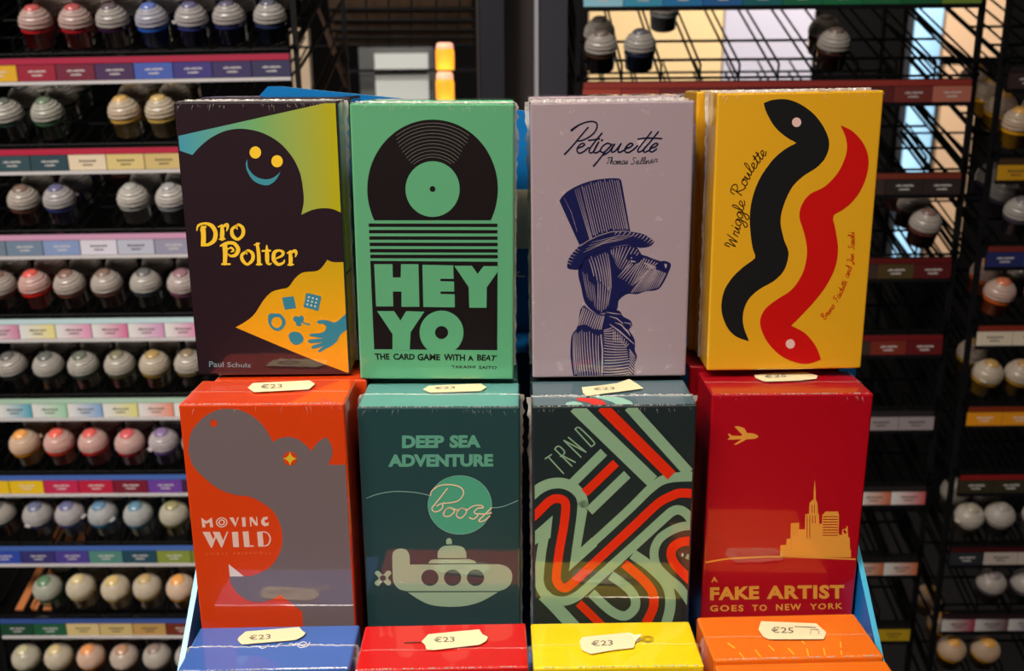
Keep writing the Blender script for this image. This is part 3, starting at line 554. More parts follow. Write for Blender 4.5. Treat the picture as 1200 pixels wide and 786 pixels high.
# --- striped box
INKB = (30, 42, 44)
g = Game('card_game_box', (40, 356.3, -125.9), (-.39, .73, -.29), body(INKB), 'black-teal game box with interlaced red and green stripes')
T5 = crop(615, 440, 4.914); T6 = crop(615, 580, 5.071)
LG = print_mat('pale_green_ink', (136, 172, 140)); RD = print_mat('red_stripe_ink', (222, 44, 16))
bm = bmesh.new(); box(bm, -BW/2+.0007, .0007, BH+.0001, BW/2-.0007, BD-.0007, BH+.00016); obj('top_sheen', bm, print_mat('slate_top_sheen', (72, 100, 108)), g.o)  # slate layer over the black-teal top carries a painted sheen
cw = lambda fn, pts, k: fn([(*p, k) for p in pts])
g.lines('green_stripe_print', [
    cw(T5, [(290, 178), (735, 608)], 78), cw(T5, [(600, 178), (945, 560)], 62), T6([(303, 375, 50), (603, 101, 50)])+[(*T5([(735, 640)])[0], 10.5), (*T5([(830, 590)])[0], 11), (*T5([(985, 580)])[0], 11.5)],
    cw(T5, [(20, 705), (85, 650), (150, 622), (220, 620), (280, 645), (322, 690), (335, 740)], 62)+cw(T6, [(342, 60), (336, 120)], 55), cw(T5, [(265, 628), (455, 440)], 54), cw(T5, [(590, 568), (370, 780)], 54),
    cw(T6, [(125, 200), (102, 320), (88, 440), (86, 520), (115, 585), (170, 622), (240, 628), (310, 600), (370, 550), (600, 345), (830, 135), (880, 95), (920, 88), (960, 110), (1000, 160)], 56),
    cw(T6, [(1010, 182), (940, 185), (870, 210), (800, 260), (768, 335), (785, 420), (850, 490), (920, 550), (985, 640)], 52), cw(T6, [(640, 350), (740, 420), (830, 510), (862, 590), (862, 680), (835, 780)], 62),
    cw(T6, [(510, 475), (600, 540), (650, 600), (655, 665), (610, 712), (560, 712), (490, 670), (395, 580)], 56), cw(T6, [(110, 590), (180, 660), (300, 790)], 76), cw(T6, [(1000, 382), (960, 360)], 30)], LG, 1, caps=False)
g.flat('green_stripe_print', [T6([(30, 240), (166, 120), (152, 255), (105, 262), (30, 318)]), T6([(313, 60), (306, 140), (262, 452), (430, 300), (400, 250), (333, 311), (361, 150), (372, 90)])], LG, 1.85)
g.lines('red_stripe_print', [cw(T5, [(445, 178), (845, 575)], 64), cw(T5, [(345, 675), (525, 502)], 50), cw(T6, [(20, 155), (80, 100), (135, 45), (175, 22), (220, 25), (243, 60), (232, 180), (205, 330), (188, 470), (195, 520), (230, 550), (275, 530), (420, 395), (640, 190), (790, 50)], 52)+cw(T5, [(850, 690), (900, 675), (985, 680)], 52),
    cw(T6, [(590, 405), (690, 490), (755, 570), (765, 660), (720, 760)], 55), cw(T6, [(320, 640), (460, 775)], 48), cw(T6, [(1000, 272), (930, 278), (880, 310), (870, 360), (900, 420), (990, 510)], 55)], RD, 2, caps=False)
g.lines('title_lettering', [cw(T5, pts, 8) for pts in ([(118, 478), (152, 455)], [(135, 467), (222, 562)], [(172, 422), (270, 520)], [(172, 422), (195, 405), (228, 435), (222, 455), (205, 465)], [(215, 460), (290, 498)], [(226, 373), (323, 468)], [(226, 373), (352, 440)], [(252, 356), (352, 440)], [(290, 308), (382, 408)], [(290, 308), (315, 300), (392, 375), (400, 395), (382, 408)])], LG, 1, sm=3)
g.flat('top_green_stripe_print', [T5([(235, 172), (240, 158), (280, 150), (325, 160), (352, 185), (240, 185)]), T5([(370, 120), (480, 122), (560, 130), (610, 152), (645, 190), (560, 190), (505, 155), (440, 136)])], print_mat('pale_green_sheen_ink', (150, 200, 180)), 5, face='top')  # stripe green lightened on the top, sheen painted into the ink
g.flat('top_red_stripe_print', [T5([(298, 145), (308, 130), (400, 134), (450, 148), (492, 190), (405, 190), (375, 160)])], RD, 5, face='top')
g.sticker(T5([(328, 78), (430, 68), (530, 55), (600, 30), (650, 60), (682, 84), (600, 96), (470, 112), (355, 128), (335, 110)]), '€23', T5([(392, 82), (515, 76), (520, 92), (398, 98)]))
g.seam(.0004, .36, tall=.0010, seed=8, width=.0006); g.creases(7, 24)
# --- skyline box
RED = (170, 6, 26)
g = Game('card_game_box', (112.7, 365.6, -124.9), (-.45, .36, .07), body(RED), 'crimson game box with a golden skyline and aeroplane')
F1 = crop(800, 420, 4.625); FS = crop(825, 550, 4.489); F2 = crop(800, 580, 3.815)
GO = print_mat('gold_ink', (226, 158, 62))
g.flat('aeroplane_print', [segs(F1([(410, 420), (390, 408), (348, 402)]), F1([(335, 378), (300, 366), (280, 368)]), F1([(322, 412), (318, 418)]), F1([(268, 418), (250, 405), (246, 412)]), F1([(256, 425), (244, 438), (262, 440)]), F1([(318, 436), (312, 442)]), F1([(276, 466), (296, 464), (345, 438)]), F1([(395, 434), (412, 424)]))], GO, 1)
g.flat('skyline_print', [FS([(400, 460), (402, 398), (432, 396), (434, 364), (455, 362), (457, 282), (500, 280), (500, 315), (530, 314), (533, 235), (552, 232), (555, 175), (570, 160), (576, 158), (577, 110), (583, 50), (587, 110), (588, 158), (596, 172), (600, 232), (605, 235), (606, 285), (620, 285), (622, 240), (640, 220), (705, 220), (710, 240), (708, 340), (725, 345), (727, 315), (748, 310), (750, 296), (756, 300), (758, 355), (766, 358), (768, 420), (773, 422), (773, 462)])], GO, 1)
g.lines('skyline_window_print', [FS([(x, y0, 3.5), (x, y1, 3.5)]) for x, y0, y1 in ((568, 185, 228), (580, 185, 228), (542, 240, 360), (556, 240, 360), (570, 240, 282), (584, 240, 282))]+[FS([(624, y, 4), (704, y, 4)]) for y in (247, 261, 275, 289, 303, 317, 331, 345)]+[FS([(735, 318, 10), (745, 335, 14)])]
    +[FS([(464+j*9, 290+i*11, 3), (467+j*9, 290+i*11, 3)]) for i in range(6) for j in range(4)]+[FS([(458, 360+i*12, 3), (461, 360+i*12, 3)]) for i in range(5)], print_mat('crimson_ink', RED), 2, caps=False)
g.lines('horizon_print', [FS([(-20, 492, 8), (20, 486, 8), (120, 470, 8), (250, 462, 8), (400, 458, 8)])+FS([(600, 464, 8), (800, 472, 8)])], GO, 1, caps=False)
g.text('title_lettering', [('A', F2([(132, 365), (152, 365), (157, 389), (127, 389)]), .03), ('FAKE', F2([(122, 412), (342, 405), (342, 465), (122, 470)]), .045, 1.06), ('ARTIST', F2([(375, 404), (722, 400), (722, 463), (375, 465)]), .045, 1.12),
    ('GOES', F2([(122, 492), (272, 490), (272, 519), (122, 520)]), .03, 1.25), ('TO', F2([(310, 490), (377, 489), (377, 517), (310, 518)]), .03, 1.25), ('NEW', F2([(417, 487), (530, 485), (530, 513), (417, 516)]), .03, 1.25), ('YORK', F2([(568, 485), (715, 481), (715, 508), (568, 512)]), .03, 1.25)], GO, 1)
g.sticker(F1([(388, 98), (440, 92), (655, 83), (700, 92), (732, 104), (725, 118), (640, 128), (450, 134), (430, 130), (392, 112)]), '€25', F1([(442, 100), (560, 95), (562, 112), (444, 118)]))
g.seam(.0002, tall=.0003, mat=WRAP2, seed=9, ends=False); g.creases(8, 10)
# ------------------------------------------------------------------ lower row (tops only in view)
CB = crop(195, 690, 2.79); CR = crop(610, 690, 2.667); B3 = crop(195, 580, 3.817); R3 = crop(405, 580, 3.814); Y3 = crop(610, 580, 3.814); O3 = crop(800, 580, 3.815)
g = Game('card_game_box', (-95.2, 316.9, -216.2), (.95, -.66, .05), body((62, 100, 176)), 'blue game box seen from above, at the left of the lowest row')
BQ = crop(240, 720, 6)
g.sticker(BQ([(232, 190), (240, 172), (290, 132), (665, 101), (685, 125), (710, 142), (690, 165), (640, 190), (265, 222), (248, 210)]), '€23', BQ([(312, 160), (465, 148), (465, 185), (315, 195)]))
g.lines('script_lettering', [BQ([(385, 222, 5), (395, 240, 5), (420, 238, 5), (450, 215, 5)]), BQ([(500, 235, 5), (525, 210, 5), (545, 205, 5)]), BQ([(590, 215, 5), (610, 205, 5), (615, 220, 5)]), BQ([(620, 225, 5), (650, 205, 5), (690, 225, 5), (715, 205, 5), (690, 195, 5), (655, 215, 5), (670, 235, 5), (720, 225, 5), (740, 195, 5)])], print_mat('white_ink', (226, 226, 226)), 5, face='top', caps=False)
g.seam(.0004, .52, tall=.0006, width=.0006, seed=10); g.creases(9, 10)
g = Game('card_game_box', (-27.5, 314, -214.4), (.9, -.38, -.09), body((206, 22, 20)), 'bright red game box with a cream sticker, in the lowest row')
g.sticker(R3([(340, 662), (370, 630), (598, 608), (612, 630), (636, 642), (628, 660), (600, 676), (395, 700), (362, 698), (355, 675)]), '€23', R3([(395, 643), (488, 640), (488, 665), (397, 668)]))
g.lines('dotted_mark_print', [R3([(262, 662, 4), (300, 660, 4), (338, 661, 4)])], BLK, 5, face='top', caps=False)
g.seam(.0003, .42, tall=.0003, mat=WRAP2, seed=11); g.creases(10, 14)
g = Game('card_game_box', (39.4, 317.7, -216.9), (.74, .55, .11), body((238, 206, 10)), 'lemon yellow game box with a crumpled price sticker, in the lowest row')
g.sticker(Y3([(262, 662), (275, 643), (380, 632), (490, 622), (545, 652), (512, 665), (505, 690), (400, 702), (315, 718), (275, 700)]), '€23', Y3([(315, 660), (412, 655), (414, 680), (318, 685)]))
bm = bmesh.new(); p_ = [Vector((*g.top(*q), BH+.001)) for q in Y3([(490, 640), (545, 652), (512, 665)])]; p_[1].z += .002
p_ += [v+Vector((0, 0, .0003)) for v in p_]; vv = [bm.verts.new(v) for v in p_]; [bm.faces.new([vv[i] for i in f]) for f in ((0, 2, 1), (3, 4, 5), (0, 1, 4, 3), (1, 2, 5, 4), (2, 0, 3, 5))]
obj('folded_sticker_corner', bm, STICK, g.o)
for r_ in (6.5, 4):
    rg = ellipse(*Y3([(568, 646)])[0], r_, r_*.58, 24); g.lines('ring_mark_print', [[(x, y, .5) for x, y in rg+rg[:1]]], BLK, 5, face='top', caps=False, sm=0)
g.seam(.0003, .48, tall=.0003, mat=WRAP2, seed=12); g.creases(11, 14)
OR3 = (232, 112, 20)
g = Game('card_game_box', (107.7, 318.1, -214.0), (1.77, -.59, .17), body(OR3), 'light orange game box with yellow dashes on top, in the lowest row')
g.sticker(O3([(338, 608), (350, 572), (598, 582), (618, 602), (641, 622), (630, 652), (385, 652), (360, 640)]), '€25', O3([(395, 597), (495, 600), (495, 627), (397, 625)]))
g.lines('dash_print', [O3([(*a, 6), (*b, 6)]) for a, b in (((203, 665), (232, 686)), ((255, 708), (275, 732)), ((325, 695), (353, 730)), ((385, 675), (408, 697)), ((472, 688), (497, 714)), ((533, 655), (545, 666)), ((555, 690), (565, 730)), ((630, 688), (638, 725)), ((705, 660), (708, 682)), ((708, 700), (712, 728)))], print_mat('dash_yellow_ink', (240, 184, 50)), 5, face='top', sm=0)
g.lines('stamp_print', [O3([(500, 598, 3), (595, 602, 3)]), O3([(570, 632, 3), (572, 612, 3), (605, 612, 3), (608, 632, 3)])], INK, 22, face='top', caps=False, sm=0)
g.seam(.0003, .5, tall=.0003, mat=WRAP2, seed=13); g.creases(12, 10)
# boxes standing behind or in front of those
for P_, ang, c, lab in (
    ((-100.6, 423.2, -8.6), (.6, 0, .3), NIGHT, 'second dark purple game box, hidden behind the ghost box'),
    ((-30.6, 419.4, -10.4), (0, 0, .4), GREEN, 'second mint green game box, behind the record box'),
    ((40.3, 420, -9.2), (0, 0, -.2), LAV, 'second lavender game box, behind the top hat dog box'),
    ((111.4, 417, -7.6), (-.3, 0, -.4), MUS, 'second mustard yellow game box, behind the worm box'),
    ((-94.2, 387.2, -124.2), (0, 0, 0), ORG, 'second orange game box, tucked under the ghost box'),
    ((-30, 392.2, -126.2), (0, 0, 0), (60, 110, 110), 'second teal game box, tucked under the record box'),
    ((40, 388.8, -126.4), (0, 0, 0), INKB, 'second black-teal game box, tucked under the dog box'),
    ((109.4, 397.6, -122.9), (-.5, 0, 0), RED, 'second crimson game box, tucked under the worm box'),
    ((108.4, 286.0, -214.4), (1.6, -.6, .1), OR3, 'second light orange game box, nearest to the viewer')):
    g = Game('card_game_box', P_, ang, body(c), lab)
# ------------------------------------------------------------------ the cardboard stand that carries the boxes
BLUE = plain('blue_printed_card', (12, 96, 160), .3, noise=8); CARD = plain('card_core', (120, 170, 190), .5)
CYAN = plain('cyan_card_edge', (70, 170, 205), .25)
DX0, DX1 = -.1337, .1468
st = empty('display_stand', (0, .38, CZ-.345)); tag(st, 'blue cardboard display stand holding the tiers of game boxes', 'display stand')
iv = Vector((0, -.38, -(CZ-.345)))
def sbox(name, x0, y0, z0, x1, y1, z1, m):   # camera-height relative z
    bm = bmesh.new(); box(bm, x0, y0-.38, z0+.345, x1, y1-.38, z1+.345); return obj(name, bm, m, st)
sbox('base_tray', DX0, .272, -.345, DX1, .47, -.3313, BLUE)
sbox('lower_tier_panel', DX0+.004, .3505, -.3312, DX1-.004, .4695, -.2414, BLUE)
sbox('upper_tier_panel', DX0+.004, .4325, -.2413, DX1-.004, .4695, -.1262, BLUE)
def side(x0, x1):
    prof = [(.268, -.345), (.268, -.29), (.342, -.2265), (.371, -.2012), (.42, -.16), (.47, -.143), (.47, -.345)]
    bm = bmesh.new(); a = [bm.verts.new((x0, y-.38, z+.345)) for y, z in prof]; b = [bm.verts.new((x1, y-.38, z+.345)) for y, z in prof]
    bm.faces.new(a); bm.faces.new(b[::-1]); n = len(prof)
    for i in range(n):
        f = bm.faces.new((a[i], b[i], b[(i+1) % n], a[(i+1) % n])); f.material_index = 1
    bmesh.ops.recalc_face_normals(bm, faces=bm.faces[:])
    obj('side_panel', bm, [BLUE, CYAN], st)
side(DX0-.0022, DX0); side(DX1, DX1+.0022)
# header card, slightly crooked, with rounded corner
HY = .475
a_ = at(316, 100, HY); b_ = at(477, 116, HY)
slope = (b_.z-a_.z)/(b_.x-a_.x)
x0 = at(300, 110, HY).x; x1 = x0+.30; top = lambda x: a_.z+slope*(x-a_.x)
out = [(x1, top(x1)), (x0+.012, top(x0+.012)), (x0+.006, top(x0)-.0012), (x0+.002, top(x0)-.005), (x0, top(x0)-.011), (x0, CZ-.34), (x1, CZ-.34)]
bm = bmesh.new(); f_ = [bm.verts.new((x, HY-.38, z-CZ+.345)) for x, z in out]; k_ = [bm.verts.new((x, HY+.0025-.38, z-CZ+.345)) for x, z in out]
bm.faces.new(f_); bm.faces.new(k_[::-1]); n = len(out)
for i in range(n): bm.faces.new((f_[i], k_[i], k_[(i+1) % n], f_[(i+1) % n])).material_index = 1
bmesh.ops.recalc_face_normals(bm, faces=bm.faces[:])
hd = obj('header_card', bm, [plain('header_blue_card', (18, 110, 178), .3), CARD], st)
bm = bmesh.new(); p0 = at(596, 222, HY); p1 = at(632, 291, HY); box(bm, p0.x, HY-.0005-.38, p1.z-CZ+.345, p1.x, HY-.38, p0.z-CZ+.345)
obj('header_cream_print', bm, plain('cream_print', (226, 208, 170), .4), hd)
bm = bmesh.new()
for a, b in (((604, 314), (600, 332)), ((609, 318), (603, 323)), ((603, 323), (615, 324))):
    A_, B_ = at(*a, HY-.0006), at(*b, HY-.0006); bar(bm, (A_.x, A_.y-.38, A_.z-CZ+.345), (B_.x, B_.y-.38, B_.z-CZ+.345), .0005)
obj('header_lettering', bm, plain('white_print', (225, 225, 220)), hd)
tb = empty('display_plinth', (0, .38, 0)); tag(tb, 'narrow black plinth under the blue cardboard display stand', 'plinth')
bm = bmesh.new(); box(bm, -.15, -.11, CZ-.365, .16, .10, CZ-.345); obj('plinth_top', bm, METAL, tb)
bm = bmesh.new(); box(bm, -.13, -.09, 0, .14, .08, CZ-.365); obj('plinth_column', bm, METAL, tb)
# ------------------------------------------------------------------ paint pots
def pot_meshes():
    jar = lathe([(0, 0), (.0120, 0), (.0138, .0012), (.0148, .0160), (.0156, .0165), (.0156, .0184), (.0150, .0190), (.0150, .0222), (0, .0222)])
    PC = [(.0146, .0172), (.0160, .0174), (.0164, .0186), (.0160, .0199), (.0148, .0203), (.0148, .0208), (.0158, .0211), (.0161, .0223), (.0156, .0237), (.0143, .0241), (.0143, .0246), (.0151, .0249), (.0147, .0262), (.0136, .0274), (.0124, .0276), (.0123, .0282), (.0129, .0285), (.0122, .0298), (.0110, .0307), (.0098, .0308), (.0096, .0313), (.0100, .0316), (.0092, .0326), (.0076, .0332)]
    PC = [(a, b+.004) for a, b in PC]; cap = lathe(PC, 28); cap2 = lathe(PC, 28)
    tab = bmesh.new(); box(tab, .0150, -.0035, .0225, .0192, .0035, .0243); bmesh.ops.bevel(tab, geom=tab.edges[:], offset=.0006, segments=1, affect='EDGES')
    me_t = bpy.data.meshes.new('tab'); tab.to_mesh(me_t); tab.free(); cap2.from_mesh(me_t); bpy.data.meshes.remove(me_t)
    dot = lathe([(.0080, .0368), (.0076, .0384), (.0058, .0398), (.0030, .0404), (0, .0405)], 20)
    out = []
    for n_, bm, m_ in (('jar', jar, JAR), ('ribbed_cap', cap, CAP), ('cap_centre', dot, DOT), ('ribbed_cap', cap2, CAP)):
        bmesh.ops.scale(bm, vec=(.905, .905, .905), verts=bm.verts[:]); me = bpy.data.meshes.new(n_); bm.to_mesh(me); bm.free(); me.materials.append(m_)
        for p in me.polygons: p.use_smooth = n_ != 'ribbed_cap'
        out.append((n_, me))
    return out
POT = pot_meshes(); SL = R(22)
CN = [((190, 30, 35), 'red'), ((120, 30, 50), 'maroon'), ((50, 20, 50), 'plum'), ((40, 90, 180), 'blue'), ((50, 55, 120), 'indigo'), ((35, 40, 80), 'navy'), ((50, 70, 55), 'dark green'), ((30, 110, 60), 'green'),
      ((200, 155, 70), 'ochre'), ((105, 60, 42), 'brown'), ((150, 150, 145), 'light grey'), ((50, 55, 60), 'dark grey'), ((150, 120, 45), 'khaki'), ((235, 150, 20), 'orange yellow'), ((225, 60, 25), 'orange red'), ((110, 75, 140), 'violet'),
      ((30, 110, 145), 'teal'), ((120, 120, 60), 'olive'), ((200, 180, 130), 'cream'), ((205, 95, 30), 'orange'), ((120, 70, 90), 'mauve')]
def cname(c): return min(CN, key=lambda q: sum((a-b)**2 for a, b in zip(q[0], c)))[1]
prnd = random.Random(11)
POTS = []
def pot(x, Y, zt, rank, c, rackname, shelf, Mr=None):
    d = .0185+rank*.0345; yaw = prnd.uniform(-3.1, 3.1)
    M = Matrix.Translation((x+prnd.uniform(-.0012, .0012), Y+d*math.cos(SL), CZ+zt+.0050+d*math.sin(SL))) @ Matrix.Rotation(prnd.uniform(-.06, .06), 4, 'Y') @ Matrix.Rotation(SL+prnd.uniform(-.03, .05), 4, 'X') @ Matrix.Rotation(yaw, 4, 'Z')
    if Mr: M = Mr @ M
    o = empty('paint_pot'); o.matrix_world = M; o['category'] = 'paint pot'; col = (*lin(c), 1)
    use = [POT[0], POT[3] if prnd.random() < .22 else POT[1], POT[2]]
    for n_, me in use:
        p = link(n_, me, o); p.color = col
    POTS.append((rackname, shelf, rank, x, cname(c), o)); return o
ORD = ['first', 'second', 'third', 'fourth', 'fifth', 'sixth', 'seventh', 'eighth', 'ninth', 'tenth']
def strip(name, parent, xa, xb, y, zt, band, labels, pitch):
    bm = bmesh.new(); box(bm, xa, y, zt-.0235, xb, y+.0015, zt+.001, 0); box(bm, xa+.001, y-.0012, zt-.0052, xb-.001, y-.0001, zt, 1); box(bm, xa+.001, y-.0016, zt-.0232, xb-.001, y-.0001, zt-.0202, 2)
    r = obj('label_rail', bm, [METAL, LAB, SILVER if parent.get('lit') else METAL], parent); r.color = (*lin(band), 1)  # racks not lit get a black lip, their dimness put into the material
    for i, l in enumerate(labels):
        if l is None: continue
        c, kind = l; xc = xa+pitch*(i+.5)
        if xc+pitch/2 > xb+.004: break
        n = link('name_label', LABM[kind], r); n.location = (xc, y-.0008, zt-.0127); n.color = (*lin(c), 1)
    return r
def label_mesh(m, tm, seed):
    rd = random.Random(seed); bm = bmesh.new(); box(bm, -.0174, 0, -.0070, .0174, .0006, .0070)
    for row, (w0, z) in enumerate(((.0075, .0012), (.0045, -.0022))):   # two lines of tiny unreadable print
        x = -w0
        while x < w0:
            ww = rd.uniform(.0006, .0013); h = rd.uniform(.0008, .0014); box(bm, x, -.0002, z-h/2, x+ww, 0, z+h/2+.0006*(rd.random() < .3), 1); x += ww+.00035
    me = bpy.data.meshes.new('name_label'); bm.to_mesh(me); bm.free(); me.materials.append(m); me.materials.append(tm); return me
LABM = {'s': label_mesh(LAB, TXTW, 1), 'd': label_mesh(LAB, TXTD, 2), 'g': label_mesh(LABG, TXTD, 3)}
def wires(parent, xa, xb, y, zt, pitch, depth=.24, n=None, extra=3):
    bm = bmesh.new(); zf = zt+.0025; N = int(round((xb-xa)/pitch)) if n is None else n
    f = lambda x, d, h=0: (x, y+d*math.cos(SL)-h*math.sin(SL), zf+d*math.sin(SL)+h*math.cos(SL))
    bar(bm, (xa, y+.0005, zf+.001), (xb, y+.0005, zf+.001), .0013); bar(bm, (xa, y, zf-.003), (xb, y, zf-.003), .0011)
    for d in (.046, .095, depth): bar(bm, f(xa, d), f(xb, d), .0014)
    for i in range(N+1):
        x = xa+pitch*i
        if x > xb+.001: break
        bar(bm, f(x, 0), f(x, depth), .0012); bar(bm, f(x, .004, .012), f(x, depth, .012), .0011)
        bar(bm, f(x, 0, -.002), f(x, .004, .0125), .0011)
    o = obj('wire_shelf', bm, WIRE, parent); o['kind'] = 'stuff'; return o
def rack(x0, x1, Y, label, yaw=0, roll=0, lit=True, side_=(1, 1)):
    r = empty('paint_rack', ((x0+x1)/2, Y, 0)); tag(r, label, 'display rack', 'wire racks of paint pots'); r['lit'] = lit
    return r
SH = 'mesh of children is written in camera-height coordinates relative to the rack'
def rel(parent, o):                            # children are built in room coordinates
    o.matrix_parent_inverse = Matrix.Translation(parent.location).inverted(); return o
def make_rack(x0, x1, Y, zts, bands, labels, label, lit, pitch, M=None, depth=.24, ztop=.40):
    r = rack(x0, x1, Y, label, lit=lit)
    for sx in (x0-.004, x1+.004):
        for yy in (Y+.006, Y+depth):
            bm = bmesh.new(); box(bm, sx-.002, yy-.003, .0, sx+.002, yy+.003, CZ+ztop); rel(r, obj('upright', bm, METAL, r))
    bm = bmesh.new()
    for sx in (x0-.004, x1+.004):
        for zt in zts: bar(bm, (sx, Y, CZ+zt+.004), (sx, Y+depth*math.cos(SL), CZ+zt+.004+depth*math.sin(SL)), .0022); bar(bm, (sx, Y+.004, CZ+zt-.016), (sx, Y+depth*.95, CZ+zt-.014+depth*.3), .0016)
    o = rel(r, obj('side_frame', bm, WIRE, r)); o['kind'] = 'stuff'
    bm = bmesh.new(); box(bm, x0-.0065, Y-.03, 0, x1+.0065, Y+depth+.03, .03); rel(r, obj('foot_plate', bm, METAL, r))
    for zt, b, lb in zip(zts, bands, labels):
        s_ = strip('s', r, x0, x1, Y, CZ+zt, b, lb, pitch); rel(r, s_)
        rel(r, wires(r, x0, x1, Y, CZ+zt, pitch, depth))
    if M: r.matrix_world = M @ Matrix.Translation(r.location)
    return r
# ---- left rack
PL = .0357; XL0 = -.5355-PL/2; YL = .9
# the rack stands a touch askew to the eye line
piv = Vector((-.33, YL, CZ)); ML = Matrix.Translation(piv) @ Matrix.Rotation(R(-.55), 4, 'Y') @ Matrix.Rotation(R(-1.6), 4, 'Z') @ Matrix.Translation(-piv)
ZL = [.0185, -.062, -.1415, -.2235, -.305, -.387, -.466, -.551, -.634]
s = lambda *c: (c, 's'); d = lambda *c: (c, 'd'); gg = lambda *c: (c, 'g')
LL = [[s(60, 70, 80), s(60, 70, 80), s(220, 165, 30), s(150, 22, 48), s(112, 26, 52), s(70, 40, 82), s(70, 92, 172), s(62, 52, 122), s(58, 46, 92), s(52, 48, 84)],
      [s(50, 70, 75), s(50, 70, 75), s(48, 74, 80), s(42, 68, 78), d(226, 206, 176), d(216, 192, 126), d(206, 180, 116), d(200, 180, 130), d(190, 170, 120), d(180, 160, 120)],
      [s(110, 125, 140)]*2+[s(112, 130, 152), s(132, 150, 192), d(216, 210, 222), d(186, 186, 202), s(150, 146, 168)]+[s(140, 140, 150)]*3,
      [gg(205, 120, 160)]*2+[gg(230, 215, 130), gg(222, 140, 180), gg(212, 100, 150), gg(206, 140, 185), gg(214, 110, 165)]+[gg(200, 140, 180)]*3,
      [gg(60, 150, 170), gg(60, 160, 185), gg(150, 205, 165), gg(120, 160, 205), gg(222, 214, 120), gg(230, 135, 110), gg(225, 130, 150)]+[gg(200, 150, 160)]*3,
      [s(232, 188, 28), s(232, 188, 28), s(192, 40, 80), s(186, 32, 62), s(118, 26, 46), s(108, 62, 152), s(70, 34, 66)]+[s(70, 50, 80)]*3,
      [s(50, 74, 170), s(56, 52, 112), s(76, 62, 142), s(82, 134, 124), s(36, 72, 88), s(132, 146, 62), s(118, 130, 50)]+[s(90, 100, 50)]*3,
      [s(30, 72, 52), s(36, 92, 62), d(216, 190, 132), d(206, 180, 118), d(190, 150, 88), s(112, 46, 30), s(96, 40, 30)]+[s(80, 40, 30)]*3,
      [d(180, 170, 120)]*10]
BL = [(168, 24, 62), (178, 28, 60), (205, 150, 180), (190, 215, 218), (170, 200, 178), (70, 104, 178), (70, 104, 178), (56, 82, 150), (60, 80, 150)]
make_rack(XL0, -.196, YL, [.099]+ZL, [(150, 30, 60)]+BL, [LL[0]]+LL, 'black wire rack of paint pots left of the game boxes', True, PL, ML)
PF = [{3: (190, 30, 35), 4: (176, 26, 36), 5: (52, 22, 56), 6: (38, 92, 186), 7: (50, 55, 120), 8: (36, 38, 90), 9: (38, 52, 88)},
      {2: (42, 60, 52), 3: (62, 96, 66), 5: (206, 160, 70), 6: (200, 165, 85)},
      {2: (96, 62, 46), 3: (46, 56, 112), 5: (150, 150, 145), 6: (140, 140, 145)},
      {1: (110, 60, 42), 2: (216, 36, 18), 3: (112, 62, 50), 4: (104, 70, 60), 5: (52, 58, 64), 6: (124, 66, 92)},
      {1: (44, 48, 52), 2: (42, 56, 52), 3: (52, 72, 58), 4: (96, 92, 58), 5: (160, 126, 42), 6: (112, 92, 52)},
      {1: (238, 152, 20), 2: (232, 58, 24), 3: (218, 38, 34), 4: (206, 28, 54), 5: (110, 75, 142), 6: (60, 60, 110)},
      {0: (36, 52, 62), 1: (56, 76, 122), 2: (58, 70, 134), 3: (30, 112, 152), 4: (30, 112, 144), 5: (124, 122, 58), 6: (90, 80, 60)},
      {1: (30, 110, 58), 2: (204, 182, 122), 3: (204, 174, 92), 4: (182, 150, 82), 5: (228, 150, 26), 6: (110, 70, 50)},
      {0: (184, 178, 132), 1: (206, 182, 120), 2: (232, 138, 38), 3: (172, 118, 78), 4: (122, 100, 90), 5: (112, 112, 122)}]
for i, row in enumerate(PF):
    for k, c in row.items():
        x = XL0+PL*(k+.5)
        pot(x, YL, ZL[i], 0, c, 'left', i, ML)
        c_shaded = tuple(int(v*.75) for v in c); pot(x, YL, ZL[i], 1, c_shaded, 'left', i, ML)  # rear pots: shade behind the front row put into the paint colour
        if i < 4: pot(x, YL, ZL[i], 2, c_shaded, 'left', i, ML)
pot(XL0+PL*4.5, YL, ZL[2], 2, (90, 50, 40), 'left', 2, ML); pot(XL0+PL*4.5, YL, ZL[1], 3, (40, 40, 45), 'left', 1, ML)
# three cardboard slats lying in the empty slot at the left edge of the eighth shelf
for k in range(3):
    bm = bmesh.new(); x = XL0+PL*(.62+k*.42)
    box(bm, x-.0042, .004, .002, x+.0042, .13, .0045)
    o = obj('orange_slat', bm, plain('orange_brown_card', (176, 104, 52), .6), None)
    o.matrix_world = ML @ Matrix.Translation((0, YL, CZ+ZL[7]+.004)) @ Matrix.Rotation(SL, 4, 'X')
    tag(o, ['leftmost', 'middle', 'rightmost'][k]+' of three orange-brown slats in the empty slot at the lower left', 'slat', 'orange slats in the empty slot')
# ---- right racks
PA = .0354; XA0, XA1 = .066, .420; YR = .9
ZA = [.077, -.008, -.092, -.172, -.248, -.3265, -.4075, -.4875, -.5655]
k_ = s(60, 44, 40)
LA = [[s(150, 205, 225), s(60, 150, 185), s(40, 120, 175), s(40, 100, 160), s(28, 105, 110), s(30, 112, 78), s(30, 116, 72), s(34, 110, 66), s(32, 100, 60), s(120, 150, 60)],
      [s(170, 66, 50), s(150, 52, 44), s(120, 46, 48), s(110, 50, 50), s(90, 34, 40), s(90, 34, 40), s(110, 36, 38), s(96, 36, 36), s(120, 50, 46), s(190, 112, 92)],
      [k_]*8+[s(46, 38, 36), s(50, 38, 38)], [k_]*8+[s(74, 58, 30), s(84, 22, 24)], [k_]*8+[s(118, 42, 30), s(96, 22, 24)],
      [k_]*8+[d(150, 138, 140), d(150, 138, 140)], [k_]*8+[gg(200, 92, 30), gg(196, 70, 74)], [k_]*8+[gg(200, 100, 40), gg(206, 104, 50)], [k_]*8+[d(196, 156, 30), d(206, 170, 34)]]
